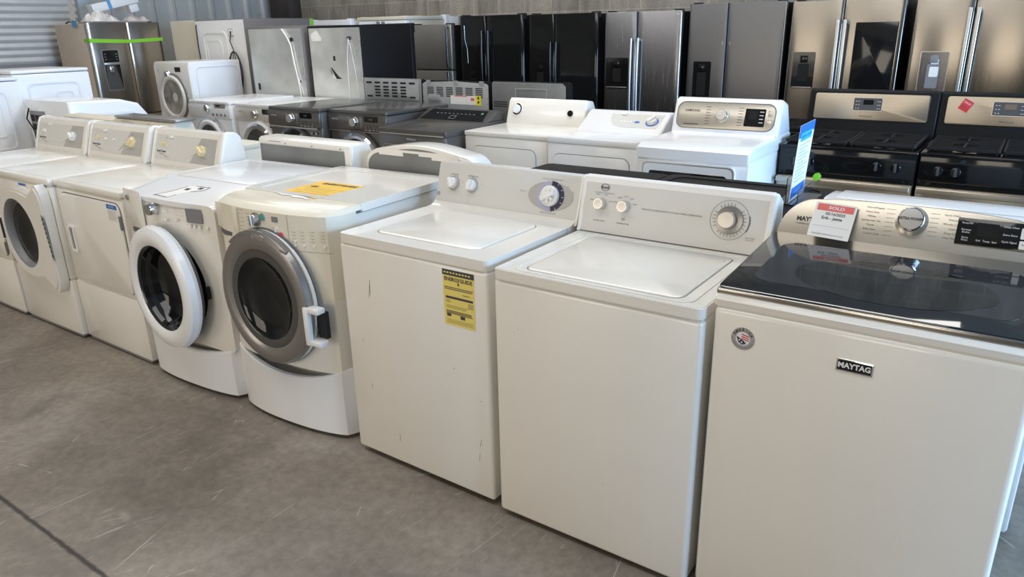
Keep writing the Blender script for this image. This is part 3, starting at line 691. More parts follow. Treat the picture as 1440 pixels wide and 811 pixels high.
# ---- laundromat style dryers and washers with sloped consoles (far end of the front row)
def sq_base(t, w=.681, d=.70, zs=.355, x0=0):
    b = bb(WHITE).box(0, w, 0, d, zs + .005, .872, .008).box(.006, w - .006, .006, d - .01, .3, .89).box(0, w, .06, d, .02, .4, .006); b.out('cabinet', t)
    b = bb(WHITE).box(.001, w - .001, -.002, .08, .025, zs, .006).m(GREYP).box(.02, w - .02, .004, .05, .01, .026).box(.06, .10, .02, .05, 0, .03).box(w - .10, w - .06, .02, .05, 0, .03); b.out('lower_panel', t)
    b = bb(WHITE).box(-.002, w + .002, -.006, d, .878, .914, .010, 3).poly(rr(.03, w - .03, .03, .52, .02), .912, .916, .002); b.out('top_panel', t)
    bb(BLACKM).box(.05, w - .05, .08, d - .03, 0, .03).out('base', t)  # added dark slab behind the feet, shade put in as colour
def sq_console(t, w, kind):
    P = [(.545, .912), (.548, .93), (.60, 1.085), (.612, 1.108), (.64, 1.117), (.675, 1.112), (.70, 1.09), (.735, .93), (.735, .912)]
    cs = bb(WHITE).poly(P, .0, w - .045, axis='x'); Pi = [(a, c_) for a, c_ in P]
    M_ = CON(.548, .93, .60, 1.085)
    cs.fr(M_).m(PANEL).plate(.028, w - .06, .018, .158, 0, .0022, .006)
    pw = w - .088
    cs.m(PANELD).poly([(.028 + pw * .62, .018), (w - .06, .018), (w - .06, .158), (.028 + pw * .76, .158)], .0022, .003)
    cs.m(PANEL if kind != 'wash' else PANELD).poly([(.028 + pw * .56, .035), (.028 + pw * .74, .12), (.028 + pw * .78, .12), (.028 + pw * .75, .09)], .003, .0034)
    cs.m(NAVY).text('Speed Queen', .095, .062, .0165, .0026, bold=.0006).m(INKG)
    cs.rect(.07, .12, .048, .051, .0028).rect(.09, .15, .040, .042, .0028)
    cs.text('HEAVY DUTY', .155, .032, .008, .0028)
    for k in range(8):
        a = 2 * PI * k / 8; cs.text('Cycle', .028 + pw * .80 + .055 * math.cos(a), .085 + .05 * math.sin(a), .0065, .0036)
    cs.text('SIGNAL', .13, .14, .007, .0028).text('OFF', .17, .098, .006, .0028)
    cs.out('console', t)
    bb(WHITE).poly([(a + (.004 if a > .65 else -.006), c_ + (.004 if c_ > 1 else 0)) for a, c_ in P], w - .048, w + .002, .012, 3, axis='x').out('end_cap', t)
    b = bb(WHITE).poly([(a + (.003 if a > .65 else -.004), c_ + (.003 if c_ > 1 else 0)) for a, c_ in P], -.004, .014, .005, 2, axis='x'); b.out('end_cap', t)
    bb(WPLAS, M_).plate(.165, .20, .140, .156, .002, .010, .004, .002).out('sticker_tab', t)
    if kind == 'wash':
        gknob(t, M_, .115, .105, .013, .018, rot=1.4, mt=YKNOB)
        for u in (.20, .295): gknob(t, M_, u, .10, .009, .014, rot=1.5, name='switch')
        gknob(t, M_, .028 + pw * .82, .095, .032, .034, rot=.6, mt=YKNOB)
    else:
        gknob(t, M_, .115, .105, .014, .018, rot=.3, mt=YKNOB if kind == 'dryer' else WPLAS)
        gknob(t, M_, .028 + pw * .81, .088, .030, .034, rot=2.6, mt=YKNOB if kind == 'dryer' else WPLAS)
def sq_dryer(x, y, a, label, kind='dryer', sticker=True, w=.681):
    t = thing('console_dryer', label, 'clothes dryer', (x, y, 0), a); sq_base(t, w); sq_console(t, w, kind)
    b = bb(WHITE, FRONT(0)).plate(.052, w - .022, .385, .852, 0, .010, .045, .003)
    b.m(GASKET).ringplate(rr(.048, w - .018, .381, .856, .048), rr(.053, w - .023, .386, .851, .044), 0, .0015); dr = b.out('door', t)
    b = bb(WPLAS, FRONT(-.010)).ringplate(rr(.082, .145, .535, .68, .01), rr(.094, .133, .547, .668, .006), 0, .007).m(GREYP).rect(.094, .133, .547, .668, .0006).m(WPLAS).plate(.118, .133, .547, .668, 0, .004, .003); b.out('door_handle', dr)
    for v in (.44, .76): bb(GREYP, FRONT(0)).plate(w - .030, w - .018, v - .035, v + .035, .002, .014, .003).out('hinge', t)
    if sticker:
        b = bb(PAPER, FRONT(-.0105)).rect(.54, .635, .765, .845, .0004).m(BLUE).rect(.54, .635, .823, .845, .0008).m(INKW).text('NOTICE', .587, .834, .014, .0012).m(INKG); printlines(b, .545, .815, .085, 9, .0055, .0012, 3); b.out('door_sticker', t, 'white sticker with blue heading')
    return t
def sq_washer(x, y, a, label, w=.687):
    t = thing('front_load_washer', label, 'washing machine', (x, y, 0), a); sq_base(t, w, zs=.35); sq_console(t, w, 'wash')
    cu, cv = .32, .585; D0 = FRONT(0)
    b = bb(WHITE, D0)
    # door: round on the left, squared towards the hinge on the right
    out = []; inn = []; K = 56
    for k in range(K):
        a_ = 2 * PI * k / K; c_, s_ = math.cos(a_), math.sin(a_)
        R_ = .245
        if c_ > 0: q = max(abs(c_) / .335, abs(s_) / .300, 1e-6); rr_ = min(1 / q, .41) if abs(a_ - PI) > PI / 2 else R_; rr_ = R_ + (min(rr_, .335 / max(c_, .2)) - R_) * min(1, c_ * 1.5) * (1 if abs(s_) < .75 else .35)
        else: rr_ = R_
        out.append((cu + rr_ * c_, cv + rr_ * s_ * 1.04)); inn.append((cu - .005 + .188 * c_, cv + .200 * s_))
    b.ringplate(out, inn, .004, .050)
    b.ringplate([(cu + (p[0] - cu) * .94, cv + (p[1] - cv) * .94) for p in out], inn, .05, .055)
    dr = b.out('door', t)
    b = bb(GREYP, D0).lathe(cu - .005, cv, [(.189, .052), (.178, .04), (.172, .01), (.166, .01)], 56, 1, 1.06).m(GLASS).lathe(cu + .008, cv, [(.160, .02), (.14, .022), (.08, .012), (.001, .008)], 40, 1, 1.08); b.out('door_window', dr)
    b = bb(GREYP, D0).poly([(.660 - .012, .49), (.672, .48), (.644, .72), (.622, .73)], .055, .0575)
    b.m(DARK)
    for k in range(9): b.rect(.650 - k * .0028 - .004, .664 - k * .0028 - .004, .50 + k * .025, .511 + k * .025, .0578)
    b.m(GREYP); b.out('hinge_strip', dr)
    b = bb(WPLAS, D0).box(.066, .10, .52, .66, .03, .058, .006).m(DARK).box(.082, .105, .53, .65, .056, .0595); b.out('door_handle', dr)
    b = bb(WHITE, D0).plate(.385, .64, .765, .862, 0, .006, .008, .002).m(GREYP).plate(.50, .60, .775, .80, .005, .0065, .008); b.out('dispenser_drawer', t)
    b = bb(PAPER, D0).rect(.315, .40, .80, .865, .0065).m(BLUE).rect(.315, .40, .852, .865, .007).m(INKG); printlines(b, .32, .845, .075, 7, .006, .0015, 8); b.out('front_sticker', t, 'small white sticker with blue heading')
    return t

washer_ge(); washer_roper(); washer_maytag(); washer_duet(); washer_w2()
sq_dryer(-2.888, .005, -.007, 'white dryer with closed rectangular door, blue-headed sticker and sloped console', w=.672)
sq_washer(-3.562, -.023, .007, 'white washer with sloped console and porthole door with slotted edge strip', w=.668)
sq_dryer(-4.262, -.03, .0, 'white sloped-console dryer at the far left end, cut off by the picture edge', 'plain', False)

# papers on the front row tops
PAPERPTS = [(.235, .036), (.345, .030), (.36, .07), (.40, .115), (.455, .145), (.455, .185), (.36, .18), (.315, .165), (.28, .09)]
INKS = [(.335, .125), (.40, .15)]

def lines_sheet(b):
    b.m(INK).text('ENERGYGUIDE', .255, .425, .026, .9772, bold=.0012, sx=1.1)
    b.text('420', .17, .375, .026, .9772, bold=.001).m(INKG)
    for k in range(6): b.rect(.14 + .02 * (k % 2), .36 - .02 * (k % 3), .355 - k * .022, .357 - k * .022, .9772)
    b.m(PAPER).poly([(.10, .245), (.14, .242), (.17, .232), (.22, .236), (.24, .222), (.30, .226), (.33, .215), (.335, .226), (.29, .242), (.22, .252), (.15, .258)], .976, .9771)
    b.m(INK).rect(.245, .29, .246, .258, .9772)
Ms = frame((.083, -.157, 0), (1.05, 0, 0), (0, 1.30, 0), (0, 0, 1))
b = bb(ORY, Ms).poly([(.115, .455), (.365, .452), (.352, .33), (.345, .238), (.29, .245), (.27, .252), (.22, .25), (.16, .262), (.115, .255)], .9757, .9764); lines_sheet(b)
tag(b.out('energy_label'), 'torn orange-yellow energy label lying flat on the washer with grey round door', 'label', loc=DU, rz=DUA)
Mp = CON(-.02, .9235, .25, .9705, 0)
b = bb(PAPER, Mp); P = PAPERPTS
b.poly(P, .0, .0007)
def edge(p, q, th):
    dx, dy = q[0] - p[0], q[1] - p[1]; l = math.hypot(dx, dy); nx, ny = -dy / l * th, dx / l * th
    b.poly([p, q, (q[0] + nx, q[1] + ny), (p[0] + nx, p[1] + ny)], .0007, .0011)
b.m(GREYRING)
for k in range(len(P)):
    if k not in (2, 6): edge(P[k], P[(k + 1) % len(P)], .006)
b.m(INK)
for u, v in INKS: b.rect(u, u + .03, v, v + .022, .0013)
tag(b.out('torn_label'), 'torn remains of a white and black label on the washer with the open door', 'label', loc=W2, rz=W2A)
# SOLD card on the glass-lid washer
M_ = CON(.53, .985, .585, 1.10)
M_ = CON(.53, .985, .585, 1.10)
Mk = M_ @ Matrix.Translation((0, .122, .008)) @ Matrix.Rotation(-.045, 4, 'Z') @ Matrix.Rotation(-.18, 4, 'X') @ Matrix.Translation((0, -.105, -.012))
b = bb(PAPER, Mk).plate(.100, .218, -.008, .105, .012, .0128, .002)
b.m(SALM).rect(.107, .211, .078, .100, .0131).m(INKW).text('SOLD', .162, .089, .014, .0134, bold=.0003, sx=1.3)
b.m(INK).text('05/16/2025', .163, .069, .0125, .0131, bold=.0004).text('Erik - Jettie', .156, .055, .013, .0131, bold=.0004)
b.m(INKG).rect(.108, .211, .028, .0287, .0131).m(INK).text('ENCORE APPLIANCE OUTLET', .157, .002, .0068, .0131)
b.m(mat('clear_tape', (.85, .85, .85), .15, trans=.9)).fr(M_).add([(.13, .095, .0075), (.20, .095, .0075), (.225, .108, .003), (.17, .112, .003)], [(0, 1, 2, 3)])
tag(b.out('price_card'), 'white SOLD card with red heading and handwriting taped to the silver console', 'card', loc=(.704, .022, 0), rz=.003)
# ================================================================ SECOND ROW, backs towards the camera
def away(x1, yb, d): return (x1, yb + d, 0), PI      # a machine turned round: its back plane lies at y = yb
def console_back(name, x0, x1, yb, h, label, cat, shape='box', mt=None):
    """white washer seen from behind: cabinet, deck and the rear of its console"""
    w = x1 - x0; d = .66; mt = mt or WHITE
    t = thing(name, label, cat, *away(x1, yb, d))
    bb(mt).box(0, w, 0, d, .02, .875, .012).box(.006, w - .006, .006, d - .006, .8, .9).out('cabinet', t)
    bb(mt, TOP()).plate(0, w, 0, d, .880, .912, .02, .004).plate(.08, w - .08, .05, .46, .91, .92, .04, .003).out('top_deck', t)
    bb(BLACKM).box(.03, w - .03, .03, d - .03, 0, .03).out('base', t)  # dark slab added for shade below the cabinet
    if shape == 'box':
        P = [(d - .20, .912), (d - .14, h - .015), (d - .125, h), (d - .02, h), (d - .004, h - .012), (d - .002, .912)]
        cs = bb(mt).poly(P, .0, w, .014, 3, axis='x'); cs.out('console', t)
        b = bb(GALVD, REAR(d + .0005, w)).rect(.022, w - .05, .935, h - .036, .001).m(INKG)
        for u in (.22, .42, .62): b.disc(u * w / .69, h - .025, .004, 0, .0015, 10)
        b.rect(.10, .20, h - .02, h - .017, .001)
        b.out('rear_panel', t)
    elif shape == 'arch':
        def A(o, lift=0):
            P = [(o, .905), (w - o, .905)]
            for k in range(9): a = PI / 2 * k / 8; P.append((w - o - .10 + .10 * math.cos(a), .985 + (h - .03 - .985 - o) * math.sin(a)))
            for k in range(1, 12): x = w - o - .10 - (w - .2 - 2 * o) * k / 12.; P.append((x, h - .03 - o + .03 * math.sin(PI * k / 12.)))
            for k in range(9): a = PI / 2 * (1 - k / 8.); P.append((o + .10 - .10 * math.cos(a), .985 + (h - .03 - .985 - o) * math.sin(a)))
            return P
        cs = bb(mt, REAR(d, w)).poly(A(0), -.13, 0, .010, 2); cs.out('console', t)
        b = bb(GALVD, REAR(d, w)).poly(A(.018), .0, .0015)
        b.m(mt)
        for u0, u1, v0 in ((.10, .26, h - .058), (.26, .36, h - .040), (.36, .44, h - .050), (.44, .60, h - .062)): b.plate(u0, u1, v0, h - .028, .001, .004, .002)
        b.out('rear_panel', t)
    return t
console_back('top_load_washer', -2.19, -1.455, .79, 1.083, 'white machine turned round, its boxy console back showing a grey metal panel', 'washing machine')
console_back('top_load_washer', -1.405, -.70, .84, 1.103, 'white machine turned round, its arched console back showing a grey metal panel', 'washing machine', 'arch')
console_back('console_dryer', -3.72, -3.02, .80, 1.112, 'beige-backed machine whose flat dark console top shows behind the sloped consoles', 'clothes dryer', mt=BISQUE)
b = bb(GREYRING); b.box(0, .72, 0, .14, 0, .014, .004)
tag(b.out('loose_trim_panel'), 'thin dark grey panel lying on top of the console behind the sloped consoles', 'panel', loc=(-3.70, .80, 1.113))
console_back('console_dryer', -4.42, -3.76, .80, 1.10, 'pale beige machine back just behind the far left sloped consoles', 'clothes dryer', mt=BISQUE)

def front_loader_away(x0, x1, yb, d, h, label, mt, rim=True):
    w = x1 - x0; t = thing('front_load_washer', label, 'washing machine', *away(x1, yb, d))
    bb(mt).box(0, w, 0, d, .02, h - .025, .012).out('cabinet', t)
    b = bb(mt, TOP()).plate(-.001, w + .001, -.002, d, h - .024, h - .004, .03, .006)
    if rim: b.ringplate(rr(.0, w, 0, d, .03), rr(.045, w - .045, .045, d - .045, .05), h - .005, h)
    else: b.plate(.01, w - .01, .01, d - .01, h - .005, h, .03, .003)
    b.out('top_panel', t)
    b = bb(GREYRING, FRONT(0)).lathe(w / 2, .5, [(.24, 0), (.24, .03), (.18, .035), (.17, .02)], 32).m(GLASS).lathe(w / 2, .5, [(.17, .02), (.10, .01), (.001, .005)], 32); b.out('door', t)
    bb(BLACKM).box(.04, w - .04, .04, d - .04, 0, .03).out('base', t)  # dark slab added for the shaded gap below
    return t
front_loader_away(-.690, -.018, .745, .675, .965, 'black front loader turned round, a yellow label on its flat dark top', BLACKR, False)
front_loader_away(-.010, .700, .745, .665, .970, 'black front loader turned round, holding up the brochure stand', BLACKR)
b = bb(ORY, TOP()).plate(0, .26, 0, .16, .0, .0006, .003).m(RED).text('EnergyGuide', .13, .12, .028, .001).rect(.04, .20, .06, .064, .001).rect(.05, .18, .04, .044, .001)
tag(b.out('energy_label'), 'yellow energy label on the flat top of the black machine', 'label', loc=(-.33, .90, .9655))
# white machine behind the glass-lid washer
t = thing('console_dryer', 'white machine back to back with the glass-lid washer, only its ridged top edge showing', 'clothes dryer', *away(1.466, .795, .66))
w = .70
bb(WHITE2).box(0, w, 0, .66, .02, .905, .012).out('cabinet', t)
P = [(.36, .905), (.38, .96), (.44, 1.035), (.50, 1.058), (.60, 1.062), (.65, 1.05), (.66, 1.02), (.66, .905)]
b = bb(WHITE2).poly(P, 0, w, .018, 3, axis='x').poly([(.40, .99), (.44, 1.040), (.50, 1.064), (.60, 1.068), (.62, 1.06), (.62, .99)], .04, w - .04, .01, 3, axis='x'); b.out('console', t)
bb(WHITE2, TOP()).plate(0, w, 0, .66, .88, .915, .02, .005).out('top_panel', t)
bb(BLACKM).box(.04, w - .04, .04, .62, 0, .03).out('base', t)  # added dark slab for the shadowed foot gap

# brochure stand
t = thing('brochure_stand', 'clear acrylic stand with a tall blue and white brochure on the black machine', 'brochure stand', (.605, 1.155, .9705), PI / 2 + .03)
b = bb(ACRYL).box(-.12, .12, -.07, .05, 0, .003).box(-.118, .118, .012, .015, .003, .10).box(-.118, .118, -.030, -.027, .003, .05); b.out('holder', t)
Vb = Vector((-.22, -.10, .95)).normalized(); Nb = Vector((1, 0, 0)).cross(Vb).normalized()
Mb = frame((0, .004, .008), (2.3, 0, 0), tuple(Vb), tuple(Nb))
b = bb(PAPER, Mb).plate(-.050, .050, 0, .300, 0, .0015, .001).m(BLUE).poly([(-.05, .25), (.05, .262), (.05, .30), (-.05, .30)], .0016, .0019).rect(-.045, .045, .01, .055, .002).m(CYAN).plate(-.038, .036, .235, .268, .0019, .0024, .004).m(NAVY).text('$50 OFF', 0, .252, .018, .0028).m(BLUE)
b.m(PALEB)
for k in range(11): b.rect(-.036, .036 - .012 * (k * 7 % 3), .218 - k * .0142, .2215 - k * .0142, .002)
b.m(INKW).text('INFO', 0, .033, .016, .0025)
b.out('brochure', t, 'blue and white printed sheet')

# ================================================================ MACHINES AT THE FAR LEFT
def embossed(b, w, h0, h1, y0=0):
    pass
def left_machine(x0, x1, y0, y1, h, label, slope=0):
    w, d = x1 - x0, y1 - y0
    t = thing('front_load_washer', label, 'washing machine', *away(x1, y0, d))
    # its visible flank is the local left side (x = 0)
    if slope: bb(WHITE2).poly([(0, .02), (d, .02), (d, h), (.22, h - .01), (.08, h - .05), (.0, h - slope)], 0, w, .02, 3, axis='x').out('cabinet', t)
    else: bb(WHITE2).box(0, w, 0, d, .02, h - .03, .015).box(-.002, w + .002, 0, d, h - .028, h, .012).out('cabinet', t)
    Ml = frame((0, 0, 0), (0, 1, 0), (0, 0, 1), (-1, 0, 0))
    b = bb(WHITE2, Ml)
    for u0, u1, v0, v1 in ((.10, d - .10, h - .55, h - .10), (.10, d - .10, .15, h - .62)):
        b.ringplate(rr(u0, u1, v0, v1, .05), rr(u0 + .016, u1 - .016, v0 + .016, v1 - .016, .04), -.002, .005)
    b.ringplate(rr(.16, d * .5, h - .45, h - .18, .03), rr(.172, d * .5 - .012, h - .438, h - .192, .025), -.002, .004)
    b.out('side_embossing', t)
    b = bb(WHITE, FRONT(0)).lathe(w / 2, h - .45, [(.24, 0), (.24, .03), (.18, .035), (.17, .02)], 32).m(GLASS).lathe(w / 2, h - .45, [(.17, .02), (.10, .01), (.001, .005)], 32); b.out('door', t)
    bb(BLACKM).box(.04, w - .04, .04, d - .04, 0, .03).out('base', t)  # added dark slab for shade at the foot
    return t
left_machine(-6.00, -5.32, .20, .93, 1.335, 'tall white machine side cut off by the left picture edge, in front of the shutter')
left_machine(-6.25, -5.56, .98, 1.60, 1.372, 'white machine side with embossed panels just below the roller shutter')
t = left_machine(-5.30, -4.60, .93, 1.55, 1.165, 'low white machine side with sloping rounded top corner beside the stainless refrigerator', .16)
b = bb(GREYP, REAR(.622, .70)).plate(.06, .30, .70, 1.08, 0, .006, .01).m(DARK)
for k in range(5):
    for q in range(3): b.plate(.075 + q * .073, .135 + q * .073, .72 + k * .07, .77 + k * .07, .006, .008, .004)
b.m(CORD).tube([(.1, 1.10, .02), (.05, 1.02, .03), (.12, .95, .03), (.16, .85, .02)], .006); b.out('rear_grille', t, 'dark grille with a black cord')

# ================================================================ THIRD ROW, facing the camera
def fl(x, y, w, d, h, label, body, panel, style, topm=None, rz=0):
    t = thing('front_load_washer', label, 'washing machine', (x, y, 0), rz)
    bb(body).box(0, w, .012, d, .03, h - .03, .012).out('cabinet', t)
    b = bb(topm or body, TOP()).poly(rr(0, w, 0, d, .02), h - .028, h, .006); b.out('top_panel', t)
    b = bb(panel).poly([(.0, h - .165), (-.006, h - .155), (-.004, h - .05), (.006, h - .028), (.02, h - .028), (.02, h - .165)], .0, w, .004, axis='x'); b.out('control_panel', t)
    bb(BLACKM).box(.04, w - .04, .05, d - .05, 0, .04).out('base', t)  # dark slab added as shade under the washer
    F0 = FRONT(-.0068)
    v = h - .092
    b = bb(INKG if panel not in (GRAPH,) else INKW, F0)
    if style != 'lg':
        b.text('SAMSUNG', .085, h - .075, .017)
        for k in range(6): b.rect(w * .36, w * .39, v + .035 - k * .014, v + .037 - k * .014); b.rect(w * .56, w * .59, v + .035 - k * .014, v + .037 - k * .014)
        for k in range(4): b.rect(w * .64 + k * .045, w * .64 + k * .045 + .022, v - .04, v - .036); b.rect(w * .64 + k * .045, w * .64 + k * .045 + .022, v - .062, v - .058)
        b.out('printed_markings', t)
        metalknob(t, F0, w * .475, v, .036, .032, 'dial', base=(.042, SATIN))
        b = bb(BLACKG, F0).plate(w * .63, w * .86, v + .005, v + .052, 0, .002, .004).m(GREYP).text('0:58', w * .745, v + .028, .022, .0025); b.out('display', t)
        for k in range(4): bb(panel, F0).plate(w * .64 + k * .04, w * .64 + k * .04 + .026, v - .055, v - .018, 0, .003, .003).out('button', t)
        for q in (.02, -.025): bb(panel, F0).plate(w * .90, w * .955, v + q - .014, v + q + .014, 0, .003, .006).out('button', t)
    else:
        b.text('LG', .05, h - .07, .02).out('printed_markings', t)
        metalknob(t, F0, w * .50, v + .025, .034, .03, 'dial')
        bb(SATIN, F0).plate(w * .66, w * .92, v + .03, v + .072, 0, .002, .01).m(BLACKG).rect(w * .70, w * .80, v + .045, v + .06, .0025).out('display', t)
        for k in range(4): bb(CHROME, F0).disc(w * .62 + k * .065, v - .035, .016, 0, .008, 18).out('button', t)
    return t
def fl_door(t, w, cv, R_, ring, glass, outer=None, Y=0, sat=True):
    D0 = FRONT(Y)
    b = bb(outer or ring, D0).lathe(w / 2, cv, [(R_ + .022, -.01), (R_ + .02, .02), (R_, .028), (R_ - .02, .02)], 56); b.out('door_surround', t)
    b = bb(ring, D0).lathe(w / 2, cv, [(R_, .0), (R_, .03), (R_ - .02, .045), (R_ - .045, .042), (R_ - .055, .028)], 56); dr = b.out('door', t)
    b = bb(glass, D0).lathe(w / 2, cv, [(R_ - .053, .03), (R_ - .08, .02), (R_ * .4, .008), (.001, .004)], 48); b.out('door_window', dr)
    return dr
SMOKE = mat('smoked_washer_glass', (.05, .055, .06), .05, coat=.8)
g = fl(-3.665, 2.60, .686, .80, .998, 'graphite front-load washer with large dial, right of its dark twin', GRAPH, GRAPH, 'ss', GRAPHT)
fl_door(g, .686, .575, .245, CHROME, GLASS, GRAPH)
bb(SATIN, FRONT(-.004)).box(0, .686, .826, .832, 0, .006, .002).out('trim_strip', g)
g = fl(-4.372, 2.52, .686, .82, 1.005, 'graphite front-load washer with slim handle strip, left of its dark twin', GRAPH, GRAPH, 'ss', GRAPHT)
fl_door(g, .686, .590, .235, BLACKG, SMOKE, GRAPH)
bb(SATIN, FRONT(-.010)).box(.02, .66, .828, .842, 0, .014, .004).out('trim_strip', g)
for u in (.55, .61): bb(SATIN, FRONT(0)).plate(u, u + .025, .785, .803, 0, .004, .003).out('sensor_button', g)
g = fl(-5.125, 2.70, .684, .80, .985, 'champagne and white front-load washer between white and graphite machines', WHITE2, CHAMP, 'ss')
fl_door(g, .684, .575, .235, CHROME, SMOKE, WHITE2)
bb(BLACKG, FRONT(0)).plate(.52, .675, .775, .812, 0, .006, .004).out('accent_strip', g)
g = fl(-5.84, 2.66, .690, .80, .995, 'white front-load washer with silver buttons, right of the raised white machine', WHITE2, WHITE2, 'lg')
fl_door(g, .690, .585, .235, WHITE2, SMOKE, CHROME)
# raised unit
t = thing('stacked_dryer', 'tall white front-loading machine raised high beside the stainless refrigerator', 'clothes dryer', (-7.12, 3.10, 0), 0)
w, d, h = .686, .66, 1.345
bb(WHITE2).box(0, w, .012, d, .38, h - .002, .014).box(0, w, .0, d, .02, .375, .012).out('cabinet', t)
b = bb(WHITE).poly([(.0, .384), (-.006, .40), (-.006, h - .05), (.006, h - .012), (.02, h - .004), (.02, .384)], .0, w, .004, axis='x'); b.out('front_panel', t)
bb(WHITE2, RSIDE(w, 0, 0)).ringplate(rr(.08, d - .04, .45, h - .06, .05), rr(.088, d - .048, .458, h - .068, .045), -.001, .004).out('side_embossing', t)
F0 = FRONT(-.0068)
b = bb(INKG, F0).text('Maytag', .09, h - .10, .018)
for k in range(3):
    for q in range(3): b.rect(w * .6 + k * .05, w * .6 + k * .05 + .02, h - .16 - q * .025, h - .157 - q * .025)
b.out('printed_markings', t)
metalknob(t, F0, .28, h - .14, .038, .035, 'dial'); bb(BLACKG, F0).plate(.42, .53, h - .11, h - .06, 0, .002, .004).out('display', t)
dr = fl_door(t, w, .955, .245, WHITE, mat('bright_tumbler_glass', (.28, .27, .24), .08, coat=.6, vary=.5, vscale=8), GREYRING)
bb(BLACKM).box(.04, w - .04, .04, d - .04, 0, .03).out('base', t)  # dark slab added as shade under the raised unit

def cdry(x, y, w, d, label, style, body, h=.915, rz=0):
    t = thing('console_dryer', label, 'clothes dryer', (x, y, 0), rz)
    bb(body).box(0, w, 0, d, .02, h - .045, .010).box(.006, w - .006, .006, d - .01, .6, h - .02).out('cabinet', t)
    bb(BLACKM).box(.04, w - .04, .04, d - .04, 0, .03).out('base', t)  # dark slab added as shade under the dryer
    return t
# off-white dryer with a round dial
t = cdry(-2.165, 2.585, .728, .70, 'off-white dryer with black-ringed dial on tall console, tape residue below it', 'a', WHITE)
w = .728
bb(WHITE, TOP()).poly(rr(-.002, w + .002, -.006, .70, .012), .874, .905, .006).out('top_panel', t)
b = bb(WHITE, FRONT(0)).plate(.075, w - .095, .28, .80, 0, .010, .05, .003).m(GREYP).ringplate(rr(.071, w - .091, .276, .804, .054), rr(.075, w - .095, .28, .80, .05), 0, .0012); b.out('door', t)
M_ = CON(.50, .906, .56, 1.09)
b = bb(WHITE).poly([(.50, .904), (.505, .93), (.555, 1.08), (.575, 1.098), (.66, 1.085), (.70, 1.02), (.70, .904)], 0.02, w - .0, .016, 3, axis='x')
b.fr(M_).m(STEELH).rect(.24, w - .06, .012, .042, .0012).m(PAPER).rect(.22, .70, .030, .034, .0014)
b.m(INKG).text('Whirlpool', .62, .165, .022, .0012).m(TEAL).disc(.30, .145, .010, 0, .001, 14).m(INKG)
for k in range(10): b.tick(.11, .115, 2 * PI * k / 10, .050, .056, .002)
for u, v in ((.06, .17), (.17, .175), (.05, .05), (.16, .045)): b.text('Heat', u, v, .010)
b.out('console', t)
gknob(t, M_, .11, .115, .034, .04, rot=1.3, skirt=BLACKG); b = bb(BLACKG, M_).lathe(.60, .10, [(.024, 0), (.022, .012), (.001, .012)], 24); b.out('knob', t, 'small black round knob')
# white dryer with grey oval panel
t = cdry(-1.42, 2.56, .676, .68, 'white dryer with low console and grey curved control strip', 'b', WHITE2); w = .676
bb(WHITE2, TOP()).poly(rr(-.002, w + .002, -.006, .68, .012), .872, .912, .006).out('top_panel', t)
b = bb(WHITE2, FRONT(0)).plate(.05, w - .05, .25, .80, 0, .010, .05, .003).m(GREYP).ringplate(rr(.046, w - .046, .246, .804, .054), rr(.05, w - .05, .25, .80, .05), 0, .0012); b.out('door', t)
M_ = CON(.36, .914, .56, 1.035)
b = bb(WHITE2).poly([(.34, .905), (.36, .914), (.555, 1.034), (.58, 1.042), (.68, 1.03), (.68, .905)], .02, w - .01, .014, 3, axis='x').fr(M_)
b.m(PANEL).poly([(.22, .205), (.24, .13), (.28, .08), (.34, .06), (w - .06, .06), (w - .045, .21)], 0, .002).m(INKG).text('Hotpoint', .10, .10, .022)
b.m(BLUE).poly([(.45 + .02 * math.cos(k * PI / 8), .12 + .012 * math.sin(k * PI / 8)) for k in range(16)], .002, .003).m(INKW)
for k in range(4): b.disc(.33 + k * .025, .12, .009, .002, .004, 12)
b.m(INKG).text('AUTO', .40, .12, .016, .0025).text('Cottons', .60, .18, .012, .0025)
b.out('console', t); gknob(t, M_, .56, .13, .036, .04, rot=1.0, skirt=BLUE)
bb(PAPER, M_).plate(.30, .34, .19, .21, .002, .012, .004).out('sticker_tab', t)
# white dryer with black window and silver console
t = cdry(-.655, 2.375, .690, .78, 'white dryer with dark window door and silver console beside the gas ranges', 'c', WHITE2); w = .690
b = bb(WHITE2).poly([(-.012, .86), (-.010, .92), (.03, .945), (.10, .952), (.50, .955), (.80, .955), (.80, .86)], -.004, w + .004, .018, 3, axis='x'); b.out('top_panel', t)
b = bb(WPLAS, FRONT(0)).ringplate(rr(.045, w - .07, .30, .845, .035), rr(.09, w - .115, .35, .79, .02), 0, .022).m(SATIN).ringplate(rr(.05, w - .075, .305, .84, .032), rr(.056, w - .081, .311, .834, .03), .02, .0235); dr = b.out('door', t)
bb(GLASS, FRONT(0)).plate(.088, w - .113, .348, .792, .002, .014, .02, .002).out('door_window', dr)
M_ = CON(.50, .955, .57, 1.165)
P = [(.48, .950), (.50, .96), (.555, 1.13), (.575, 1.160), (.60, 1.168), (.70, 1.14), (.78, .99), (.80, .950)]
b = bb(WHITE2).poly(P, .0, w, .02, 3, axis='x').fr(M_).m(SILVER).plate(.03, w - .03, .030, .195, -.004, .004, .05, .003)
b.m(CHROME).ringplate(rr(.026, w - .026, .026, .199, .054), rr(.032, w - .032, .032, .193, .05), -.002, .006).m(INK).text('SAMSUNG', .13, .14, .022, .005, bold=.0003)
for k in range(7):
    b.rect(.22, .25, .165 - k * .018, .168 - k * .018, .005); b.rect(.43, .46, .165 - k * .018, .168 - k * .018, .005)
b.rect(.08, .18, .05, .056, .005)
b.out('console', t)
metalknob(t, M_ @ Matrix.Translation((0, 0, .004)), .33, .115, .036, .034, 'dial', base=(.046, SATIN))
b = bb(BLACKG, M_).plate(.475, .60, .055, .165, .003, .006, .004).m(BLACKM).rect(.50, .55, .10, .15, .0066).m(INKW)
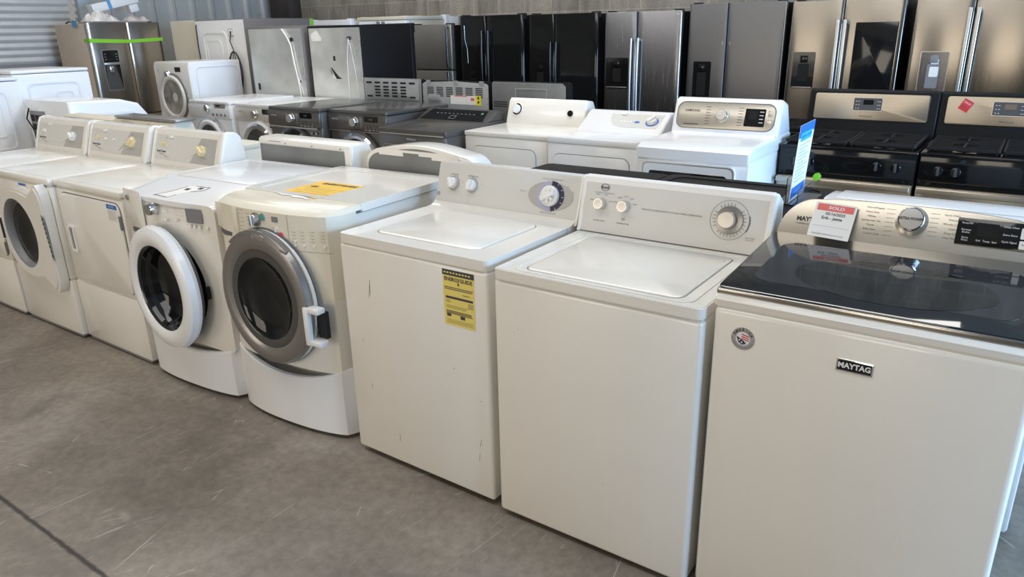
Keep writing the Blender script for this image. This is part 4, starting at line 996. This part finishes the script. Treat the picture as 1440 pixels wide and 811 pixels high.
for k in range(4): b.rect(.565, .59, .145 - k * .022, .149 - k * .022, .0066)
b.out('display', t)
for v in (.065, .12): bb(SILVER, M_).plate(.615, .645, v, v + .035, .003, .010, .006, .002).out('button', t)
# black dryer, low glass console
t = cdry(-2.90, 2.42, .690, .74, 'dark grey dryer with black glass console between graphite and off-white machines', 'd', GRAPHT); w = .690
b = bb(GRAPHT).poly([(-.008, .865), (-.008, .905), (.02, .913), (.45, .925), (.74, .925), (.74, .865)], -.003, w + .003, .010, 3, axis='x'); b.out('top_panel', t)
bb(SATIN, FRONT(-.006)).box(.02, w - .02, .866, .876, 0, .004, .001).out('trim_strip', t)
b = bb(GRAPHT, FRONT(0)).plate(.05, w - .05, .30, .79, 0, .012, .03, .003).m(SATIN).ringplate(rr(.05, w - .05, .30, .79, .03), rr(.055, w - .055, .305, .785, .027), .01, .0135); b.out('door', t)
bb(INKW, FRONT(-.002)).text('Whirlpool', w / 2, .835, .022).out('lettering', t)
M_ = CON(.46, .925, .62, 1.0)
b = bb(GRAPHT).poly([(.44, .92), (.46, .925), (.615, .998), (.64, 1.003), (.74, .98), (.74, .92)], -.004, w + .004, .010, 3, axis='x').fr(M_).m(BLACKG).poly([(.02, .01), (w - .02, .01), (w - .06, .165), (.06, .165)], 0, .003).m(INKG)
for k in range(10): b.rect(.14 + k * .042, .14 + k * .042 + .02, .10, .105, .0035)
b.ringplate(rr(.31, .37, .03, .075, .004), rr(.313, .367, .033, .072, .003), .003, .0036).m(TEAL).disc(.60, .12, .012, .003, .004, 14)
b.out('console', t)

# ================================================================ RANGES
def range_body(t, w, d, fm):
    bb(BLACKR).box(0, w, .0, d, .03, .895, .004).out('cabinet', t)
    bb(BLACKM).box(.03, w - .03, .05, d - .03, 0, .04).out('base', t)
    b = bb(BLACKG, FRONT(0)).box(.004, w - .004, .735, .895, 0, .018, .004).fr(TOP()).poly(rr(-.002, w + .002, -.022, d - .06, .01), .895, .914, .004); b.out('cooktop', t)
    b = bb(fm, FRONT(0)).plate(.004, w - .004, .21, .725, 0, .032, .006, .003).m(BLACKG).plate(.09, w - .09, .30, .60, .030, .034, .02); dr = b.out('oven_door', t)
    b = bb(STEELH, FRONT(-.075)).box(.01, w - .01, .695, .728, -.008, .012, .006, 3).box(.03, .055, .70, .722, -.045, 0, .003).box(w - .055, w - .03, .70, .722, -.045, 0, .003); b.out('door_handle', dr)
    bb(fm, FRONT(0)).plate(.004, w - .004, .05, .20, 0, .03, .006, .003).out('drawer', t)
def grate(t, u0, u1, v0, v1):
    b = bb(CAST, TOP(.916))
    b.ringplate(rr(u0, u1, v0, v1, .01), rr(u0 + .014, u1 - .014, v0 + .014, v1 - .014, .005), .012, .026)
    n = 13
    for k in range(1, n):
        v = v0 + (v1 - v0) * k / n
        if abs(k - 3.5) < 1.2 or abs(k - 9.5) < 1.2:
            b.box(u0 + .01, u0 + (u1 - u0) * .33, v - .004, v + .004, .010, .028); b.box(u0 + (u1 - u0) * .67, u1 - .01, v - .004, v + .004, .010, .028)
        else: b.box(u0 + .01, u1 - .01, v - .004, v + .004, .010, .028)
    um = (u0 + u1) / 2
    b.box(um - .005, um + .005, v0 + .03, v0 + (v1 - v0) * .42, .012, .030).box(um - .005, um + .005, v0 + (v1 - v0) * .58, v1 - .03, .012, .030)
    for u in (u0 + .01, u1 - .02):
        for v in (v0 + .01, v1 - .02): b.box(u, u + .01, v, v + .01, -.001, .014)
    b.out('grate', t)
    for q in (.25, .75): bb(BLACKM, TOP(.9155)).lathe(um, v0 + (v1 - v0) * q, [(.045, 0), (.042, .008), (.03, .014), (.001, .014)], 24).out('burner', t)
def gas_range(x, y, label, console=True, w=.757, d=.66):
    t = thing('gas_range', label, 'gas range', (x, y, 0), 0)
    range_body(t, w, d, STEELH)
    grate(t, .02, w / 2 - .004, .02, d - .11); grate(t, w / 2 + .004, w - .02, .02, d - .11)
    for k, u in enumerate((.10, .185, .37, .555, .655)):
        if k == 2 and False: continue
        M_ = FRONT(-.018); b = bb(BLACKG, M_).lathe(u, .818, [(.028, 0), (.027, .008), (.023, .012), (.001, .012)], 24).m(DGREY).poly([(u - .007, .797), (u + .007, .797), (u + .006, .842), (u - .006, .842)], .01, .034, .003)
        if k != 2: b.out('knob', t)
    if console:
        b = bb(BLACKM).poly([(d - .085, .90), (d - .075, 1.0), (d - .055, 1.185), (d - .04, 1.198), (d - .0, 1.19), (d - .0, .90)], -.004, w + .004, .010, 3, axis='x')
        M_ = CON(d - .075, 1.0, d - .055, 1.185)
        b.fr(M_).m(STEELH).plate(.035, w - .045, .008, .172, -.002, .006, .014, .003).m(INK).text('Whirlpool', w * .47, .032, .018, .0068)
        b.out('backguard', t)
        b = bb(SATIN, M_).plate(w * .36, w * .59, .065, .150, .005, .008, .008).m(DGREY).plate(w * .365, w * .585, .069, .146, .007, .0095, .006).m(BLACKG).rect(w * .44, w * .52, .105, .135, .0100).m(INKW)
        for k in range(3):
            for q in (.38, .40, .55, .565): b.rect(w * q, w * q + .008, .08 + k * .022, .083 + k * .022, .0101)
        b.out('control_display', t)
    return t
r1 = gas_range(.048, 2.935, 'stainless and black gas range with a green tag on its handle')
r2 = gas_range(.815, 2.945, 'stainless and black gas range with a small red sold sticker, cut off at right')
r0 = gas_range(-.735, 3.48, 'black gas cooktop without backguard, set back behind the white dryer', False)
M_ = CON(.66 - .075, 1.0, .66 - .055, 1.185)
b = bb(RED, M_ @ Matrix.Translation((.135, .12, .0072)) @ Matrix.Rotation(-.5, 4, 'Z')).rect(-.028, .028, -.034, .034, 0).m(INKW).text('SOLD', 0, .015, .017, .0005).m(INK).rect(-.018, .015, -.012, -.009, .0005).rect(-.018, .010, -.022, -.019, .0005)
tag(b.out('sold_sticker'), 'small red SOLD sticker stuck at an angle on the stainless backguard', 'sticker', loc=(.815, 2.945, 0))
b = bb(LEAFG); b.poly([(-.022, -.018), (-.005, -.028), (.016, -.012), (.022, .006), (.008, .024), (-.014, .020), (-.026, .004)], -.004, .004, .003)
b.fr(Matrix.Rotation(PI / 2, 4, 'X')); tag(b.out('green_tag'), 'small bright green tag hanging on the range oven handle', 'tag', loc=(.305, 2.835, .745), rz=0)
bpy.context.view_layer.update()
bpy.data.objects['green_tag'].rotation_euler = (PI / 2, 0, .3)

def range_back(x0, x1, yb, h, label, kind):
    w = x1 - x0; d = .64
    t = thing('electric_range', label, 'kitchen range', *away(x1, yb, d))
    range_body(t, w, d, BLACKG)
    b = bb(BLACKM).poly([(d - .09, .90), (d - .06, h - .02), (d - .045, h), (d - .006, h), (d - .002, .90)], 0, w, .008, 2, axis='x'); b.out('backguard', t)
    R0 = REAR(d, w)
    if kind == 0:
        b = bb(GALVW, R0).plate(-.0, w, .96, h + .003, -.002, .004, .006).plate(.02, w - .03, .99, h - .01, .003, .012, .01, .003).plate(.0, w, .90, .965, 0, .008, .004)
        b.m(DARK)
        for k in range(6): b.plate(.04 + k * .112, .115 + k * .112, h - .048, h - .030, .0115, .0128, .008)
        for q in range(4):
            for k in range(4): b.plate(.15 + k * .112, .225 + k * .112, h - .085 - q * .028, h - .068 - q * .028, .0115, .0128, .008)
        for u in (.04, .60): b.plate(u, u + .075, h - .175, h - .158, .0115, .0128, .008)
        b.out('rear_panel', t)
    elif kind == 1:
        P = [(.0, .60), (w, .60), (w, h - .03), (w - .03, h - .015), (w * .5, h - .002), (.03, h - .015), (0, h - .03)]
        b = bb(GALVW, R0).poly(P, -.002, .006, .003).plate(.06, .21, 1.0, 1.065, .005, .012, .02, .004)
        for u in (.05, .37, .66): b.plate(u, u + .05, h - .03, h + .004, .004, .009, .003)
        b.m(DARK)
        for k in range(6):
            for q in range(6): b.plate(.055 + k * .112, .135 + k * .112, h - .062 - q * .015, h - .054 - q * .015, .0055, .0068, .003)
        for v in (1.0, 1.04, 1.12): b.disc(.012, v, .004, .006, .0065, 8).disc(w - .012, v, .004, .006, .0065, 8)
        b.out('rear_panel', t)
        b = bb(PAPER, R0).rect(.33, .67, .985, 1.062, .0072).m(SALM).rect(.37, .52, 1.052, 1.060, .0076).rect(.56, .60, 1.02, 1.045, .0076).m(YEL).rect(.62, .67, .985, 1.062, .0076).m(INKG)
        for q in range(3): printlines(b, .35 + q * .065, 1.045, .055, 9, .006, .0014, q)
        b.out('warning_sticker', t, 'white warning sticker with red and yellow fields')
        b = bb(mat('yellow_sticker', (.80, .70, .02), .5), R0).rect(.615, .675, .982, 1.064, .008).m(INK).disc(.645, 1.045, .012, .0082, .0086, 12).disc(.645, 1.01, .012, .0082, .0086, 12); b.out('warning_sticker', t, 'yellow sticker')
    else:
        P = [(.0, .60), (w - .02, .60), (w - .03, h - .03), (w - .06, h - .006), (.01, h - .004), (0, h - .02)]
        b = bb(GALVD, R0).poly(P, -.002, .005, .003); b.m(GALVW).ringplate(rr(.24, .56, .98, h - .05, .006), rr(.25, .55, .99, h - .06, .004), .004, .008)
        b.m(DARK)
        for q in range(3): b.plate(.02, .16, .985 + q * .018, .993 + q * .018, .0055, .0068, .003)
        for k in range(9): b.disc(.03 + k * .085, h - .018, .003, .005, .006, 8)
        b.out('rear_panel', t)
    return t
range_back(-4.150, -3.405, 3.52, 1.190, 'kitchen range back with rows of rounded vent slots in pale metal', 0)
range_back(-3.370, -2.615, 3.50, 1.184, 'kitchen range back with narrow louvres and colourful warning stickers', 1)
range_back(-2.560, -1.795, 3.48, 1.194, 'kitchen range back with plain dull grey metal sheet and black rim', 2)

# ================================================================ REFRIGERATORS
def handle(t, M_, u, v0, v1, mt, r=.012, off=.045, flat=False, bow=.0):
    b = bb(mt, M_)
    if flat: b.box(u - .014, u + .014, v0, v1, off - .006, off + .012, .006, 3); e = .02
    else:
        n = 14; b.tube([(u, v0 + (v1 - v0) * k / n, off * (.35 + .65 * math.sin(PI * (.08 + .84 * k / n)) ** .35) + bow * math.sin(PI * k / n)) for k in range(n + 1)], r, 10)
    for v in (v0 + .015, v1 - .015): b.box(u - .010, u + .010, v - .014, v + .014, -.002, off, .004)
    return b.out('handle', t)
def fridge(x, y, w, h, d, label, door, side, split, z0=.0, rz=0, dt=.065, vround=.010, bow=.0):
    t = thing('refrigerator', label, 'refrigerator', (x, y, 0), rz)
    bb(side).box(0.004, w - .004, dt + .006, d, .02, h - .012, .006).out('cabinet', t)
    bb(BLACKM).box(.02, w - .02, .05, d - .04, 0, .05).out('base', t)
    drs = []
    for (u0, u1, v0, v1) in split:
        n_ = 14; wd_ = u1 - u0 - .005; rc = max(vround, .012); P = []
        for q in range(n_ + 1):
            x_ = wd_ * q / n_ if 0 < q < n_ else (0 if q == 0 else wd_); e_ = min(x_, wd_ - x_)
            P.append((u0 + .0025 + x_, bow * (2 * x_ / wd_ - 1) ** 2 + (rc - math.sqrt(max(0, rc * rc - (rc - e_) ** 2)) if e_ < rc else 0)))
        P = [(u0 + .0025, P[0][1] + .0)] + [(u0 + .0025 + rc * (1 - math.cos(a_)), bow + rc * (1 - math.sin(a_))) for a_ in (.3, .7, 1.1)] + P[1:-1] + [(u1 - .0025 - rc * (1 - math.cos(a_)), bow + rc * (1 - math.sin(a_))) for a_ in (1.1, .7, .3)] + [(u1 - .0025, P[-1][1]), (u1 - .0025, dt), (u0 + .0025, dt)]
        b = bb(door, TOP()).poly(P, v0 + .002, v1 - .002, .004)
        drs.append(b.out('door' if v1 > 1.0 else 'freezer_drawer', t))
    for u in (.03, w - .09): bb(side if side != BEIGE else GREYP).box(u, u + .06, .01, .12, h - .012, h + .010, .005).out('hinge_cover', t)
    return t, drs
def dispenser(dr, u0, u1, v0, v1, style='black', y=0):
    F0 = FRONT(y)
    b = bb(SATIN if style != 'black' else BLACKG, F0).ringplate(rr(u0, u1, v0, v1, .012), rr(u0 + .006, u1 - .006, v0 + .006, v1 - .006, .008), -.004, .003)
    b.m(BLACKG if style != 'steel' else STEELD).rect(u0 + .004, u1 - .004, v0 + .004, v1 - .004, .0008)
    b.m(BLACKG if style != 'steel' else GREYP).box((u0 + u1) / 2 - .03, (u0 + u1) / 2 + .03, v1 - .09, v1 - .03, .001, .018, .004).m(BLACKM if style != 'steel' else GREYP).plate((u0 + u1) / 2 - .045, (u0 + u1) / 2 + .045, v0 + .06, v1 - .10, .001, .006, .01)
    b.m(SATIN).box(u0 + .01, u1 - .01, v0 + .004, v0 + .012, .0, .014, .002)
    return b.out('ice_dispenser', dr)
Y0 = 5.35
# right-hand pair of stainless french-door units
t, dr = fridge(-.625, Y0, .912, 1.79, .75, 'stainless french-door refrigerator with black screen panel on right door', STEEL, BLACKM, [(0, .436, .70, 1.79), (.436, .912, .70, 1.79), (0, .912, .05, .69)], bow=.009)
dispenser(dr[0], .055, .245, 1.055, 1.365)
b = bb(BLACKG, FRONT(0)).plate(.545, .875, 1.045, 1.605, 0, .006, .008, .002); b.out('screen', dr[1])
handle(dr[0], FRONT(0), .408, .78, 1.63, SATIN, flat=True); handle(dr[1], FRONT(0), .464, .78, 1.63, SATIN, flat=True)
t, dr = fridge(.355, Y0, .912, 1.77, .75, 'stainless french-door refrigerator with recessed dispenser, at the right picture edge', STEEL, BLACKM, [(0, .42, .70, 1.77), (.42, .912, .70, 1.77), (0, .912, .05, .69)], bow=.009)
dispenser(dr[0], .09, .30, 1.02, 1.37, 'steel')
b = bb(PAPER, FRONT(0)).plate(.17, .235, 1.17, 1.25, .004, .010, .01).m(INKW).rect(.175, .23, 1.27, 1.31, .012); b.out('water_nozzle', dr[0])
handle(dr[0], FRONT(0), .392, .72, 1.70, SATIN, flat=True); handle(dr[1], FRONT(0), .450, .72, 1.70, SATIN, flat=True)
# charcoal side by side, handles recessed
t, dr = fridge(-1.575, Y0, .905, 1.80, .75, 'charcoal side-by-side refrigerator with recessed dark dispenser and no handles', CHAR, BLACKM, [(0, .375, .05, 1.80), (.375, .905, .05, 1.80)], dt=.06)
dispenser(dr[0], .07, .245, .90, 1.28)
bb(SATIN, FRONT(0)).box(.898, .903, .06, 1.79, -.03, .002, .001).out('edge_trim', t)
for k in (0, 1): bb(INKG, FRONT(0)).rect(.335 + .07 * k, .35 + .07 * k, 1.43, 1.46).out('touch_mark', dr[k])
b = bb(STEELH).box(0, .14, 0, .12, 0, .03, .004).box(.17, .31, 0, .12, 0, .03, .004); 
# stainless side by side with bow handles
t, dr = fridge(-2.49, Y0, .845, 1.752, .72, 'dark stainless side-by-side refrigerator with twin bowed handles and black dispenser', STEELD, BLACKM, [(0, .365, .05, 1.752), (.365, .845, .05, 1.752)], vround=.022)
dispenser(dr[0], .03, .285, 1.01, 1.31)
handle(dr[0], FRONT(0), .325, .72, 1.50, SATIN, .014); handle(dr[1], FRONT(0), .400, .72, 1.50, SATIN, .014)
bb(INKW, FRONT(-.0005)).text('GE', .80, 1.715, .02).out('lettering', dr[1])
bb(SATIN, FRONT(0)).box(.815, .843, .06, 1.745, -.05, .006, .012, 3).out('edge_trim', dr[1])
# black ones
t, dr = fridge(-3.425, Y0, .865, 1.757, .74, 'black side-by-side refrigerator with twin handles and paper by its dispenser', BLACKG, BLACKM, [(0, .330, .05, 1.757), (.330, .865, .05, 1.757)], vround=.018)
dispenser(dr[0], .035, .265, .93, 1.26)
handle(dr[0], FRONT(0), .300, .74, 1.47, BLACKG, .013); handle(dr[1], FRONT(0), .370, .74, 1.47, BLACKG, .013)
bb(PAPER, FRONT(0)).rect(.12, .265, .90, .965, .004).out('paper_slip', dr[0])
t, dr = fridge(-4.40, Y0, .905, 1.765, .74, 'black refrigerator with softly rounded top and dispenser, left of its black neighbour', BLACKG, BLACKM, [(0, .39, .05, 1.765), (.39, .905, .05, 1.765)], vround=.03)
dispenser(dr[0], .07, .30, 1.0, 1.18)
b = bb(BLACKG); 
handle(dr[0], FRONT(0), .345, .75, 1.60, BLACKG, .016); handle(dr[1], FRONT(0), .435, .75, 1.60, BLACKG, .016)
bb(SATIN, FRONT(0)).tube([(.075, 1.66, .004), (.080, 1.50, .006), (.11, 1.40, .006), (.115, 1.24, .004)], .004, 6).out('edge_trim', dr[0])
# narrow top-freezer, stainless
t, dr = fridge(-5.17, Y0, .64, 1.682, .70, 'narrow stainless top-freezer refrigerator beside the big black one', mat('warm_stainless', (.34, .31, .275), .4, metal=.8, vary=.05), BLACKM, [(0, .64, 1.165, 1.682), (0, .64, .05, 1.155)])
handle(dr[0], FRONT(0), .605, 1.18, 1.66, STEELD, flat=True); handle(dr[1], FRONT(0), .605, .55, 1.14, STEELD, flat=True)
# white ones whose tops show
t, dr = fridge(-7.05, Y0, .85, 1.775, .72, 'white refrigerator whose top shows above the two metal-backed refrigerators', WHITE2, WHITE2, [(0, .85, 1.2, 1.775), (0, .85, .05, 1.19)])
t, dr = fridge(-6.12, Y0 + .05, .84, 1.785, .72, 'white refrigerator with cream-coloured top, between two plainer white refrigerator tops', WHITE2, BISQUE, [(0, .42, .05, 1.745), (.42, .84, .05, 1.745)])
bb(BISQUE).box(-.01, .85, -.01, .70, 1.745, 1.792, .012, 3).out('top_cover', t)
for k in (0, 1): handle(dr[k], FRONT(0), .375 + .09 * k, .9, 1.735, GREYP, .010)
t, dr = fridge(-5.255, Y0 + .75, .02 + .5, 1.75, .28, 'white panel top standing farthest back above the black-sided refrigerator', WHITE2, WHITE2, [(0, .52, .05, 1.75)], dt=.05) if False else fridge(-5.87, 6.13, .62, 1.80, .28, 'shallow white cabinet standing farthest back by the block wall', WHITE2, WHITE2, [(0, .62, .05, 1.80)], dt=.05)

WDEP = 1.02
# ---- turned round, metal backs towards the camera
def fridge_back(x0, x1, yb, d, h, label, side, back, rim=.02, door=None):
    w = x1 - x0; t = thing('refrigerator', label, 'refrigerator', *away(x1, yb, d))
    bb(side).box(0, w, .07, d, .03, h, .006).out('cabinet', t)
    bb(BLACKM).box(.02, w - .02, .05, d - .04, 0, .05).out('base', t)
    bb(door or side).box(0, w, 0, .062, .05, h, .012, 3).out('door', t)
    b = bb(back, REAR(d, w)).plate(rim, w - rim, .25, h - rim, 0, .004, .01)
    return t, b
t, b = fridge_back(-4.955, -4.175, 3.56, .76, 1.680, 'black-sided refrigerator turned round, its silvery metal back scuffed with torn labels', BLACKR, GALV, .022)
b.out('rear_panel', t)
R0 = REAR(.76, .78)
b = bb(PAPER, R0).add([(.05, 1.60, .006), (.14, 1.64, .006), (.21, 1.565, .006), (.20, 1.535, .006), (.06, 1.535, .006)], [(0, 1, 2, 3, 4)]).add([(.30, 1.27, .006), (.305, 1.23, .006), (.40, 1.165, .006), (.33, 1.18, .006)], [(0, 1, 2, 3)]).m(DARK).rect(.355, .385, 1.345, 1.39, .006).poly([(.31, 1.275), (.315, 1.28), (.42, 1.185), (.45, 1.18), (.44, 1.17), (.38, 1.17)], .006, .008); b.out('torn_label', t)
b = bb(PAPER, R0).tube([(.61, 1.56, .02), (.60, 1.50, .02), (.57, 1.35, .018), (.56, 1.1, .018), (.55, .8, .02)], .004).tube([(.61, 1.56, .02), (.64, 1.45, .02), (.68, 1.2, .02), (.70, .9, .02)], .0025).m(CORD).box(.59, .63, 1.545, 1.575, .0, .02, .004); b.out('power_cord', t)
bb(BLACKG).box(.0, .78, -.01, .005, 1.60, 1.692, .004).out('door_edge', t)
t, b = fridge_back(-5.945, -5.03, 3.56, .74, 1.690, 'refrigerator turned round with a pale speckled metal back and long cord', TAUPE, GALV, .026)
b.out('rear_panel', t)
R0 = REAR(.74, .915)
b = bb(PAPER, R0).tube([(.60, 1.66, .012), (.68, 1.58, .02), (.73, 1.50, .02), (.76, 1.30, .02), (.80, 1.1, .02), (.82, .85, .02), (.83, .6, .02)], .007).tube([(.70, 1.56, .012), (.74, 1.3, .015), (.85, 1.0, .015)], .004).m(DARK).box(.09, .12, 1.03, 1.10, .004, .01, .002).disc(.80, 1.13, .012, .004, .012, 10).disc(.735, 1.555, .02, .004, .016, 12); b.out('power_cord', t)
t, b = fridge_back(-7.32, -6.35, 3.83, WDEP, 1.790, 'taupe-sided refrigerator turned round with white embossed back panel and looped black cord', TAUPE, GALVW if False else WHITE2, .012)
b.ringplate(rr(.13, .62, .9, 1.66, .09), rr(.155, .595, .925, 1.635, .08), .003, .012).ringplate(rr(.19, .50, 1.0, 1.56, .07), rr(.205, .485, 1.015, 1.545, .06), .003, .008)
b.out('rear_panel', t)
bb(GREEN, I4).box(-.003, .0, .002, .05, 1.66, 1.785).box(-.002, .04, -.003, .0, 1.66, 1.785).out('tape_strip', t, 'bright green tape at the far corner')
R0 = REAR(WDEP, .97)
b = bb(PAPER, R0).plate(.66, .76, 1.60, 1.68, .003, .010, .004).m(INK).ringplate(rr(.66, .76, 1.60, 1.68, .004), rr(.664, .756, 1.604, 1.676, .004), .01, .0105).box(.70, .72, 1.63, 1.655, .01, .02, .003); b.out('outlet_box', t)
b = bb(CORD, R0)
b.tube([(.72, 1.64, .02), (.70, 1.54, .03), (.75, 1.45, .035), (.76, 1.42, .04)], .006)
for q in range(3): b.tube([(.755, 1.43, .04)] + [(.755 + (.03 + .045 * q) * math.sin(a) * (1 if q != 1 else -1.3), 1.43 - .26 * (1 - math.cos(a)) * .9, .04) for a in [k * PI / 8 for k in range(1, 16)]] + [(.757, 1.43, .045)], .0055)
b.out('power_cord', t)
b = bb(CORD, R0).tube([(-.42 + .02, 1.63 + .15, -.4)] + [], .001) if False else bb(CORD, R0).tube([(.055, 1.0, .02), (.035, 1.5, .02), (.03, 1.72, .01), (.06, 1.775, -.02), (.25, 1.785, -.05), (.55, 1.782, -.10), (.75, 1.782, -.15)], .007); b.out('long_cord', t, 'long black cord draped over the top')
t, b = fridge_back(-7.90, -7.32, 3.86, .62, 1.79, 'beige refrigerator back between stainless refrigerator and white appliance', BISQUE, BISQUE, .012); b.out('rear_panel', t)

# stainless refrigerator turned sideways by the left wall
t, dr = fridge(-8.0, 2.865, .915, 1.785, .80, 'stainless refrigerator with beige sides and a green tape strip across its doors', mat('dark_reflecting_stainless', (.46, .43, .40), .26, metal=1., aniso=.8, vary=.05, vscale=3, stretch=(40, 40, 1)), BEIGE, [(0, .48, .70, 1.785), (.48, .915, .70, 1.785), (0, .915, .05, .69)], rz=PI / 2, bow=.012)
b = bb(SATIN, FRONT(0)).ringplate(rr(.115, .315, 1.0, 1.475, .02), rr(.12, .31, 1.005, 1.47, .018), 0, .004).m(BLACKG).plate(.12, .31, 1.33, 1.47, 0, .005, .012).m(SATIN).box(.12, .31, 1.30, 1.325, 0, .010, .003).m(BLACKM).rect(.12, .31, 1.01, 1.30, .002).m(mat('dark_grey_recess', (.06, .058, .055), .5)).poly([(.12, 1.01), (.31, 1.01), (.26, 1.24), (.25, 1.30), (.14, 1.30)], .002, .003).m(CHROME).box(.165, .215, 1.21, 1.29, .002, .03, .01, 3)
b.m(INKW)
for q in range(3): b.rect(.14, .155, 1.36 + q * .03, 1.363 + q * .03, .0055); b.rect(.275, .29, 1.36 + q * .03, 1.363 + q * .03, .0055)
b.out('ice_dispenser', dr[0])
b = bb(GREEN).tube([(-.004, .06, 1.585), (-.004, -.004, 1.585), (.2, -.004, 1.578), (.45, -.004, 1.572), (.50, -.004, 1.573), (.7, -.004, 1.582), (.92, -.004, 1.588), (.921, .06, 1.59)], .001) if False else bb(GREEN, FRONT(-.001)).add([(-.004, 1.56, .002), (.45, 1.545, .002), (.50, 1.545, .002), (.918, 1.562, .002), (.918, 1.602, .002), (.50, 1.585, .002), (.45, 1.585, .002), (-.004, 1.605, .002)], [(0, 1, 6, 7), (1, 2, 5, 6), (2, 3, 4, 5)]).fr(I4).box(-.003, -.001, 0, .12, 1.56, 1.605).box(.916, .918, 0, .08, 1.562, 1.602)
b.out('tape_strip', t, 'lime green tape across both doors')
# stuff lying on it
Mz = 1.797
b = bb(WHITE2); b.box(0, .62, 0, .14, 0, .10, .01).box(.48, .60, .02, .12, -.10, 0, .01).m(BTAPE).box(.20, .245, -.003, .143, -.003, .103)
o = b.out('foam_bracket'); tag(o, 'white panel with a blue tape band leaning up on top of the refrigerator', 'panel', loc=(-8.45, 3.22, 1.90), rz=PI / 2); o.rotation_euler = (0, -.22, PI / 2 + .02)
def crumple(l, wd, hh, seed, mt):
    rnd = random.Random(seed); nx, ny = 26, 10; vs = []
    for i in range(nx + 1):
        for j in range(ny + 1):
            u, v = i / nx, j / ny; e = min(1, 5 * min(u, 1 - u)) * min(1, 4 * min(v, 1 - v))
            z = hh * e * (.45 + .3 * math.sin(9 * u + 3 * v + seed) * math.cos(7 * v - 4 * u) + .35 * rnd.random())
            vs.append((u * l + .008 * rnd.random(), v * wd + .012 * math.sin(11 * u), max(0, z)))
    b = bb(mt); n = ny + 1
    b.add(vs + [(x, y, -.001) for x, y, z in vs], [(i * n + j, (i + 1) * n + j, (i + 1) * n + j + 1, i * n + j + 1) for i in range(nx) for j in range(ny)] + [((nx + 1) * n + i * n + j, (nx + 1) * n + i * n + j + 1, (nx + 1) * n + (i + 1) * n + j + 1, (nx + 1) * n + (i + 1) * n + j) for i in range(nx) for j in range(ny)])
    return b
tag(crumple(.42, .18, .13, 3, TOWEL).out('plastic_bag', angle=25), 'crumpled clear plastic bag of parts on the stainless refrigerator top', 'bag', loc=(-8.12, 2.93, 1.797), rz=PI / 2)
tag(crumple(.34, .14, .07, 5, mat('pinkish_wrap', (.52, .44, .42), .5, vary=.15)).out('wrapped_hose', angle=25), 'pinkish wrapped bundle lying on the refrigerator top near its door seam', 'bundle', loc=(-8.05, 3.37, 1.797), rz=PI / 2)
b = bb(PAPER, FRONT(0)).rect(0, .13, 0, .32, .002).m(BTAPE).rect(.0, .13, .28, .36, .003).rect(.02, .13, -.06, .02, .003).m(INKG); printlines(b, .02, .26, .09, 7, .03, .003, 2)
o = b.out('paper_notice'); tag(o, 'white paper notice with blue tape ends above the beige refrigerator side', 'paper'); o.location = (-8.33, 2.855, 1.80); o.rotation_euler = (0, .10, 0)
b = bb(CORD).tube([(0, 0, 0), (.04, .02, .018), (.09, .03, .016), (.12, .03, 0)], .008, 6); tag(b.out('cable_loop'), 'short black cable loop on the back corner of the stainless refrigerator', 'cable', loc=(-8.62, 2.93, 1.785))

striplight(-.35, .30, 'two-tube white strip light above the two plain top-load washers')
striplight(-4.2, 1.6, 'two-tube white strip light above the sloped-console machines')
